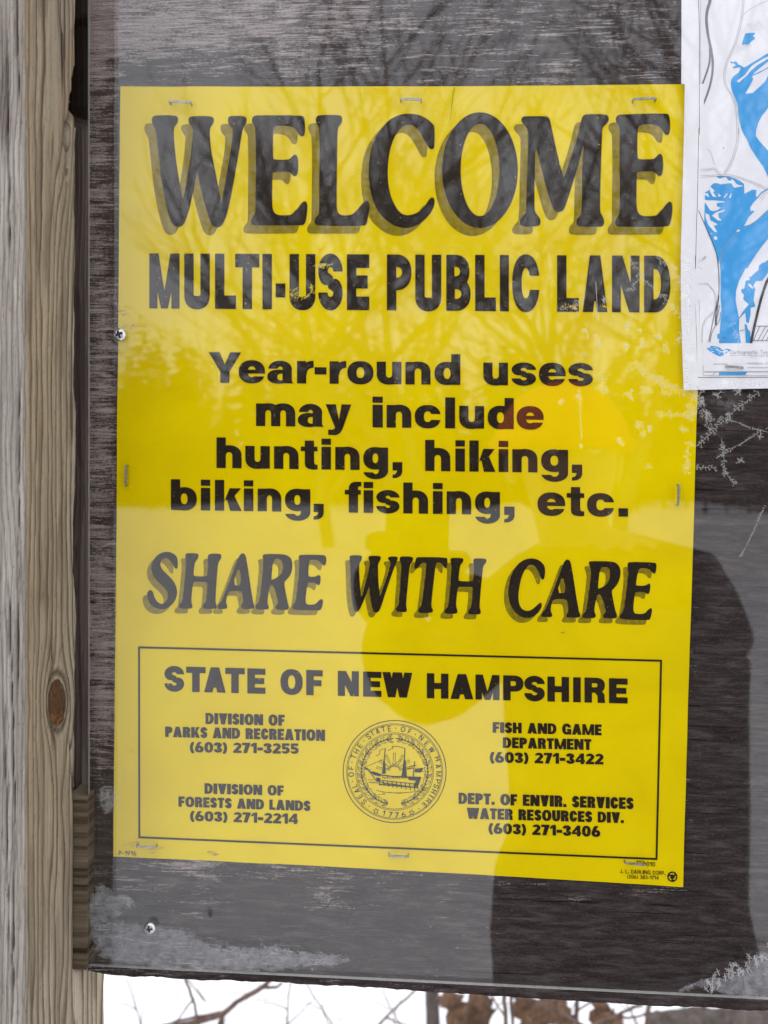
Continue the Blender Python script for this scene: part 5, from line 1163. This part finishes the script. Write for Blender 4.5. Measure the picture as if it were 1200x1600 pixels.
shrub([([(895, 1660), (900, 1600), (903, 1545)], .0045, .004), ([(902, 1580), (930, 1560), (950, 1540)], .002, .0012), ([(1005, 1660), (1010, 1600), (1016, 1550)], .005, .004)], 'two grey upright sticks right of the dead leaves', .95, MAT['twig'], group=GT)
shrub([([(905, 1612), (950, 1592), (985, 1577), (1010, 1565)], .0028, .002), ([(960, 1588), (985, 1592), (1012, 1582)], .002, .0012)], 'pale bent twig in front of the fallen log', .8, MAT['twig'], group=GT)
rs_ = random.Random(3)
for k, lab in enumerate(('hair thin stem leaning left beside the forked branch', 'thin crossed stem right of the forked branch', 'wispy stem standing midway between branch and small trunk', 'thin arching stem left of the small trunk', 'thin stem leaning over the broad dead leaf', 'fine stem crossing behind the upright dark shoots', 'fine bowed stem near the tan dead leaf', 'wispy stem leaning toward the fallen log', 'thin stem rising in front of the fallen log', 'fine tangled stem at the far right over the fallen log')):
    x = (215, 448, 505, 610, 735, 815, 868, 985, 1075, 1165)[k]; a = rs_.uniform(-34, 34); h = rs_.uniform(-14, 14)
    shrub([([(x - a, 1670), (x - a * .4 + h, 1610), (x + a * .2, 1570), (x + a, 1525)], .0017, .0009), ([(x - a * .3, 1602), (x + a * .5 + 16, 1586), (x + a + 34, 1560)], .0012, .0006), ([(x + a * .1, 1578), (x - 22, 1566), (x - 40, 1569)], .0010, .0005)], lab, rs_.uniform(.7, 1.25), MAT['twig'], group=GT)
def litter():
    rr = random.Random(9); t = Tubes()
    for k in range(900):
        if k < 560: x, y = rr.uniform(-1.4, 1.2), rr.uniform(.9, 2.6)
        else: x, y = rr.uniform(-7, 8), -rr.uniform(1.2, 14)
        a = rr.uniform(0, 6.28); l = rr.uniform(.006, .035) * (1 if k < 560 else 4); z = GZ(x, y) + .004
        t.add([(x, y, z), (x + l * math.cos(a) * .5, y + l * math.sin(a) * .5, z + rr.uniform(0, .006)), (x + l * math.cos(a), y + l * math.sin(a), z + .001)], .0013 * (1 if k < 560 else 4), .0008, 4)
    o = t.obj('forest_litter', MAT['twig']); o['kind'] = 'stuff'
    tag(o, 'specks of needles and bark scattered over the snow under the board', 'litter')
litter()
def small_trunk():
    t = Tubes(); y = 1.35
    q = [pt(674, 2000, y), pt(676, 1750, y), pt(677, 1600, y), pt(675, 1548, y), pt(677, 1450, y), pt(670, 1250, y), pt(676, 1000, y)]
    t.add(chaikin(np.array(q), 2, False), .019, .013, 12, .12)
    root = thing('young_tree', 'young grey tree trunk rising behind the board, seen in the gap under it', 'tree', tuple(pt(674, 2000, y)))
    t.obj('trunk', MAT['bark'], root)
    t = Tubes()
    for k in range(26):
        a = pt(672, random.uniform(1000, 1320), y); b = a + np.array([random.uniform(-.3, .3), random.uniform(-.1, .3), random.uniform(.0, .15)])
        t.add([a, (a + b) / 2 + np.array([0, 0, .02]), b], .004, .0015, 5)
    t.obj('branches', MAT['bark'], root)
small_trunk()
def dead_leaf(px, py, y, size, rot, label, tilt=.3):
    c = pt(px, py, y); nr, ncol = 12, 7; vs = []; fs = []
    for i in range(nr):
        t = i / (nr - 1); wv = size * .33 * math.sin(math.pi * min(1, t * .96 + .02)) ** .75 * (1 + .28 * math.sin(t * 17 + px) + .15 * math.sin(t * 31))
        for j in range(ncol):
            s = (j / (ncol - 1) - .5) * 2
            lx, ly = s * wv * (1 + .12 * math.sin(9 * t)), (t - .5) * size
            lz = -.30 * size * (1 - s * s) + .16 * size * math.sin(3 * t + s) + .05 * size * math.sin(14 * t)
            x, z = lx * math.cos(rot) - ly * math.sin(rot), lx * math.sin(rot) + ly * math.cos(rot)
            vs.append((c[0] + x, c[1] + lz + z * tilt, c[2] + z))
    fs = grid_faces(nr, ncol)
    sm = Tubes(); 
    top = [vs[-4], np.array(vs[-4]) + np.array([.01 * math.sin(rot), .01, .04])]
    o = mesh_obj('dead_leaf', vs, fs, MAT['leaf'], None, True)
    md = o.modifiers.new('thickness', 'SOLIDIFY'); md.thickness = .0006
    tag(mover(o, tuple(float(k) for k in c)), label, 'leaf', 'dead leaves under the board')
for a in ((712, 1578, 1.02, .078, .5, 'large curled brown dead leaf just right of the small trunk'), (742, 1588, 1.05, .085, -.5, 'broad brown dead leaf hanging second from the small trunk'), (758, 1572, 1.1, .06, .2, 'small brown dead leaf tucked behind the broad one'),
          (700, 1566, 1.12, .05, 1.2, 'pale tan dead leaf touching the small trunk'), (822, 1580, 1.06, .08, .3, 'dark curled dead leaf between two upright shoots'), (846, 1592, 1.0, .07, -.8, 'tan dead leaf right of the dark curled leaf'),
          (868, 1574, 1.1, .075, .9, 'reddish brown dead leaf beside the grey upright stick'), (938, 1586, 1.0, .06, -.3, 'orange brown dead leaf left of the fallen log'), (958, 1596, .96, .05, 1.0, 'small crumpled dead leaf at the end of the fallen log'), (884, 1598, .95, .06, .1, 'low brown dead leaf lying on the snow below the others')): dead_leaf(*a)
def fallen_log():
    t = Tubes(); y = 1.15
    q = [pt(1015, 1612, y), pt(1060, 1603, y), pt(1140, 1606, y), pt(1240, 1612, y), pt(1330, 1622, y)]
    t.add(chaikin(np.array(q), 3, False), .030, .038, 18, .22)
    o = t.obj('fallen_log', MAT['bark']); tag(mover(o, tuple(float(c) for c in q[2])), 'short dark fallen log under the lower right of the board', 'log')
    t = Tubes()
    for x0, y0, x1, y1 in ((840, 1620, 1000, 1590), (1040, 1600, 1190, 1583), (1060, 1590, 1130, 1600)):
        pass
fallen_log()
# ------------------------------------------------------------------ trees that the clear sheet mirrors (they stand behind the photographer)
def grow(t, tw, p, d, L, r, depth):
    n = 5; pts = [np.array(p)]; d = np.array(d, float)
    for k in range(n):
        d = d + np.array([random.gauss(0, .10), random.gauss(0, .10), random.gauss(.02, .05)]); d /= np.linalg.norm(d)
        pts.append(pts[-1] + d * L / n)
    (t if depth < 2 else tw).add(pts, r, r * .6, 8 if depth == 0 else 5 if depth < 3 else 3)
    if depth >= 5: return
    nb = random.choice([2, 3, 3, 4]) if depth < 4 else 2
    for k in range(nb):
        f = random.uniform(.35, 1.0) if depth else random.uniform(.3, .95)
        i = min(n, max(1, int(round(f * n)))); th = random.uniform(0, 6.28)
        side = np.array([math.cos(th), math.sin(th), random.uniform(-.1, .35)])
        nd = d * .62 + side * random.uniform(.45, .8); nd /= np.linalg.norm(nd)
        grow(t, tw, pts[i], nd, L * random.uniform(.55, .78), r * .55, depth + 1)
    nd = d + np.array([random.gauss(0, .15), random.gauss(0, .15), .1]); nd /= np.linalg.norm(nd)
    grow(t, tw, pts[-1], nd, L * .74, r * .6, depth + 1)
def back(px, s, py=None):
    """ground point whose mirror image shows at photo column px, mirrored distance s from the camera"""
    c = np.array([(px - 600) / F, ((py or 800) - 800) / F, 1.0]) @ R.T; k = s / c[1]
    return np.array([c[0] * k, 2 * YA_F - (s - DIST), 0 if py is None else EYE + c[2] * k])
protos = []
for sd in (3, 8, 21):
    random.seed(sd); t, tw = Tubes(), Tubes(); grow(t, tw, (0, 0, -.2), (0, 0, 1), 3.6, .13, 0)
    protos.append((t, tw))
cache = {}
for k, (px, s, pr, sc, rz) in enumerate(((965, 11, 0, 1.0, .4), (700, 15, 1, 1.15, 2.0), (520, 13, 2, 1.0, 1.1), (850, 19, 2, 1.3, .2), (620, 22, 0, 1.4, 1.5), (1250, 17, 0, 1.2, 2.2))):
    p = back(px, s)
    root = thing('bare_tree', 'bare winter tree mirrored faintly in the clear sheet', 'tree', (0, 0, 0), 'bare trees mirrored in the clear sheet')
    if pr not in cache: cache[pr] = (protos[pr][0].obj('trunk', MAT['bark'], root), protos[pr][1].obj('crown', MAT['bark'], root))
    else:
        for o in cache[pr]:
            c = o.copy(); COL.objects.link(c); c.parent = root
    root.location = p; root.rotation_euler = (0, 0, rz); root.scale = (sc, sc, sc)
def woods():
    rs = np.random.RandomState(4); random.seed(4); t = Tubes(); F_ = t
    for k in range(420):
        px = rs.uniform(-500, 1700); s = rs.uniform(24, 42); p = back(px, s); h = rs.uniform(3.5, 8.5)
        t.add([p - np.array([0, 0, .3]), p + np.array([rs.normal(0, .15), rs.normal(0, .1), h * .6]), p + np.array([rs.normal(0, .3), rs.normal(0, .2), h])], rs.uniform(.03, .09), .015, 5)
        for q in range(5):
            z = h * rs.uniform(.25, .95); a = rs.uniform(0, 6.28); b = p + np.array([0, 0, z]); t.add([b, b + np.array([math.cos(a), math.sin(a) * .5, .7]) * rs.uniform(.6, 1.6)], .03, .008, 3)
    for k in range(190):
        px = rs.uniform(-600, 1800); s = rs.uniform(27, 44); p = back(px, s); h = rs.uniform(5.0, 8.8) * s / 33; w0 = h * rs.uniform(.2, .3)
        for l in range(26):
            z = h * (.06 + .94 * l / 26); rr = w0 * (1 - l / 26) ** .85 + .08
            for q in range(9):
                a = rs.uniform(0, 6.28); rl = rr * rs.uniform(.6, 1.15); b = p + np.array([0, 0, z + .25]); base = len(t.v)
                e = b + np.array([math.cos(a) * rl, math.sin(a) * rl, -.28 * rl - rs.uniform(0, .2)]); sdv = np.array([-math.sin(a), math.cos(a), 0]) * rl * .32
                m_ = (b + e) / 2
                t.v += [b, m_ + sdv, e, m_ - sdv]; t.f.append((base, base + 1, base + 2, base + 3))
    o = t.obj('distant_woods', MAT['woods']); o['kind'] = 'stuff'
    tag(o, 'dark band of distant winter woods mirrored across the middle of the clear sheet', 'woods')
woods()
# ------------------------------------------------------------------ the photographer (seen as a reflection) and the phone
def skin_mesh(name, nodes, edges, levels=2, root=0):
    me = bpy.data.meshes.new(name + '_rig'); me.from_pydata([tuple(map(float, n[0])) for n in nodes], edges, [])
    ob = bpy.data.objects.new(name + '_rig', me); COL.objects.link(ob)
    md = ob.modifiers.new('skin', 'SKIN'); md.use_smooth_shade = True
    for k, n in enumerate(nodes):
        r = n[1] if isinstance(n[1], tuple) else (n[1], n[1])
        me.skin_vertices[0].data[k].radius = r
        me.skin_vertices[0].data[k].use_root = (k == root)
    sb = ob.modifiers.new('sub', 'SUBSURF'); sb.levels = levels; sb.render_levels = levels
    dg = bpy.context.evaluated_depsgraph_get(); dg.update()
    ev = ob.evaluated_get(dg); m2 = bpy.data.meshes.new_from_object(ev)
    vs = [tuple(v.co) for v in m2.vertices]; fs = [tuple(p.vertices) for p in m2.polygons]
    bpy.data.objects.remove(ob); bpy.data.meshes.remove(me)
    return vs, fs
def person():
    B = lambda px, py, s: back(px, s, py)
    pel = B(955, 1262, 1.34); gz = .03
    root = thing('person', 'person in dark jacket, gloves and orange knit cap photographing the sign, visible as a reflection', 'person', (float(pel[0]), float(pel[1]), 0))
    N = [(pel, (.165, .13)), (B(972, 1100, 1.33), (.205, .135)), (B(957, 1000, 1.33), (.18, .13)), (B(945, 915, 1.32), (.165, .11)), (B(905, 848, 1.31), .062), (B(888, 795, 1.29), .065), (B(882, 735, 1.28), (.078, .088)), (B(880, 675, 1.28), (.08, .092)), (B(880, 640, 1.28), .06),
         (B(1075, 925, 1.31), .085), (B(1118, 1030, 1.22), .085), (B(940, 1010, 1.05), .058), (B(770, 965, .965), .045),
         (B(835, 920, 1.31), .08), (B(665, 1085, 1.12), .068), (B(622, 1020, 1.01), .055), (B(612, 955, .955), .043)]
    E_ = [(0, 1), (1, 2), (2, 3), (3, 4), (4, 5), (5, 6), (6, 7), (7, 8), (3, 9), (9, 10), (10, 11), (11, 12), (3, 13), (13, 14), (14, 15), (15, 16)]
    nose = N[6][0] + np.array([-.01, .098, .005]); N.append((nose, .012)); E_.append((6, 17))
    for sg in (-1, 1):
        k = len(N); x = pel[0] + sg * .10
        N += [(np.array([x, pel[1], .80]), .128), (np.array([x + sg * .02, pel[1] + .03, .48]), .075), (np.array([x + sg * .03, pel[1] - .02, .12]), .055), (np.array([x + sg * .035, pel[1] - .02, .06]), .05), (np.array([x + sg * .05, pel[1] + .16, .05]), .042)]
        E_ += [(0, k), (k, k + 1), (k + 1, k + 2), (k + 2, k + 3), (k + 3, k + 4)]
    vs, fs = skin_mesh('body', N, E_, 2, 0)
    va = np.array(vs); fold = (vnoise(va[:, 0] * 26 + va[:, 1] * 9, va[:, 2] * 17, 5, 3) - .5) * .020 * (va[:, 2] < EYE - .12)
    axis = np.array([pel[0], pel[1]]); dv = va[:, :2] - axis; dv /= np.linalg.norm(dv, axis=1)[:, None] + 1e-6
    va[:, :2] += dv * fold[:, None]; vs = [tuple(q) for q in va]
    cz = B(900, 842, 1.31)[2]; fm = []
    for f in fs:
        c = np.mean([vs[i] for i in f], 0)
        if c[2] > cz - .01 and abs(c[0] - N[6][0][0]) < .14: fm.append(2)
        elif c[2] < .17: fm.append(3)
        elif c[2] < pel[2] - .10: fm.append(1)
        else: fm.append(0)
    mesh_obj('body', vs, fs, None, root, True, [MAT['jacket'], MAT['trousers'], MAT['skin'], MAT['boot']], fm)
    hc = N[6][0]
    # skirt of the long jacket, open at the bottom
    v = []; fq = []; n = 36; cx_, cy_ = B(962, 1262, 1.34)[0], pel[1]
    for k, (z, rx, ry) in enumerate(((pel[2] + .27, .205, .14), (pel[2] + .02, .200, .15), (pel[2] - .14, .204, .16), (.60, .208, .168), (.57, .203, .162))):
        for j in range(n):
            a = 2 * math.pi * j / n; wv = 1 + .035 * math.sin(5 * a + k * 1.7) + .03 * math.sin(2 * a + k * 2.3)
            v.append((cx_ + .014 * k + rx * math.cos(a) * wv, cy_ + ry * math.sin(a) * wv, z))
    for k in range(4):
        for j in range(n): fq.append((k * n + j, k * n + (j + 1) % n, (k + 1) * n + (j + 1) % n, (k + 1) * n + j))
    mesh_obj('jacket_skirt', v, fq, MAT['jacket'], root, True)
    def ell(name, c, r, mat, keep=None, n=28):
        v = []; f = []
        for i in range(n + 1):
            for j in range(n):
                a, b = math.pi * i / n, 2 * math.pi * j / n
                v.append((c[0] + r[0] * math.sin(a) * math.cos(b), c[1] + r[1] * math.sin(a) * math.sin(b), c[2] + r[2] * math.cos(a)))
        for i in range(n):
            for j in range(n):
                q = (i * n + j, i * n + (j + 1) % n, (i + 1) * n + (j + 1) % n, (i + 1) * n + j)
                if keep is None or keep(np.mean([v[t] for t in q], 0)): f.append(q)
        return mesh_obj(name, v, f, mat, root, True)
    for sg in (-1, 1):
        ell('eye', hc + np.array([sg * .032, .083, .035]), (.013, .011, .012), MAT['white'], n=12)
        ell('ear', hc + np.array([sg * .083, -.005, .01]), (.014, .022, .034), MAT['skin'], n=12)
    ell('mouth', hc + np.array([-.005, .082, -.042]), (.024, .008, .006), MAT['hair'], n=12)
    hat_c = B(877, 702, 1.28)
    o = ell('knit_cap', hat_c, (.104, .112, .104), MAT['orange'], lambda c: c[2] > hat_c[2] - .002)
    md = o.modifiers.new('thickness', 'SOLIDIFY'); md.thickness = .006
    t = Tubes(); ring = [hat_c + np.array([.104 * math.cos(a), .112 * math.sin(a), .008 + .0 * a]) for a in np.linspace(0, 2 * math.pi, 40)]
    t.add(ring, .014, .014, 8, .1); t.obj('cap_brim', MAT['orange'], root)
    ell('hair', hat_c + np.array([0, -.03, -.03]), (.092, .085, .08), MAT['hair'], lambda c: c[1] < hat_c[1] - .01)
    # gloved hands: palm plus five separate bent fingers each
    yb = -DIST
    def hand(palm, wrist, side, zoff):
        allv = []; allf = []
        def addm(nodes, edges, lv=2):
            v, f = skin_mesh('finger', nodes, edges, lv, 0); b = len(allv); allv.extend(v); allf.extend([tuple(i + b for i in q) for q in f])
        palm = np.array(palm); wrist = np.array(wrist)
        up = np.array([0, 0, 1.0])
        addm([(wrist, .036), (palm * .55 + wrist * .45, (.034, .045)), (palm, (.026, .046)), (palm + up * .03, (.02, .04))], [(0, 1), (1, 2), (2, 3)])
        for k, (dz, ln) in enumerate(((.046, .9), (.022, 1.0), (-.002, .95), (-.025, .78))):
            r0 = palm + np.array([0, .012, dz]); k1 = r0 + np.array([-side * .004, .030 * ln, .004]); k2 = k1 + np.array([-side * .024 * ln, .012, .002]); k3 = k2 + np.array([-side * .020 * ln, -.002, -.002])
            addm([(r0, .0125), (k1, .0115), (k2, .0105), (k3, .0085)], [(0, 1), (1, 2), (2, 3)])
        r0 = palm + np.array([0, -.01, .01]); k1 = r0 + np.array([-side * .012, -.018, .028]); k2 = k1 + np.array([-side * .022, .0, .018]); k3 = k2 + np.array([-side * .014, .004, .010])
        addm([(r0, .015), (k1, .0135), (k2, .012), (k3, .009)], [(0, 1), (1, 2), (2, 3)])
        mesh_obj('glove', allv, allf, MAT['glove'], root, True)
    phx = -.012
    hand((phx - .050, yb - .026, EYE - .105), N[16][0], -1, 0)
    hand((phx + .052, yb - .026, EYE - .125), N[12][0], 1, 0)
    # phone: rounded slab, lens island around the camera position
    ph = thing('phone', 'black phone held upright in both gloved hands, seen only as a dark reflection', 'phone', (phx, yb - .010, EYE - .142))
    def rbox(cx, cz, hx, hz, r, y0, y1):
        pts = []
        for qx, qz, a0 in ((1, 1, 0), (-1, 1, 90), (-1, -1, 180), (1, -1, 270)):
            for a in range(0, 91, 15): pts.append((cx + qx * (hx - r) + r * math.cos(rad(a0 + a)), cz + qz * (hz - r) + r * math.sin(rad(a0 + a))))
        n = len(pts); v = [(x, y0, z) for x, z in pts] + [(x, y1, z) for x, z in pts]
        return v, [tuple(range(n)), tuple(range(2 * n - 1, n - 1, -1))] + [(k, (k + 1) % n, n + (k + 1) % n, n + k) for k in range(n)]
    v, f = rbox(phx, EYE - .065, .036, .077, .009, yb - .007, yb - .015); mesh_obj('body', v, f, MAT['phone'], ph)
    v, f = rbox(phx, EYE - .065, .0335, .0735, .007, yb - .0151, yb - .0154); mesh_obj('screen', v, f, MAT['glass'], ph)
    v, f = rbox(0, EYE - .008, .010, .017, .006, yb - .0055, yb - .0072); mesh_obj('lens_island', v, f, MAT['glass'], ph)
person()
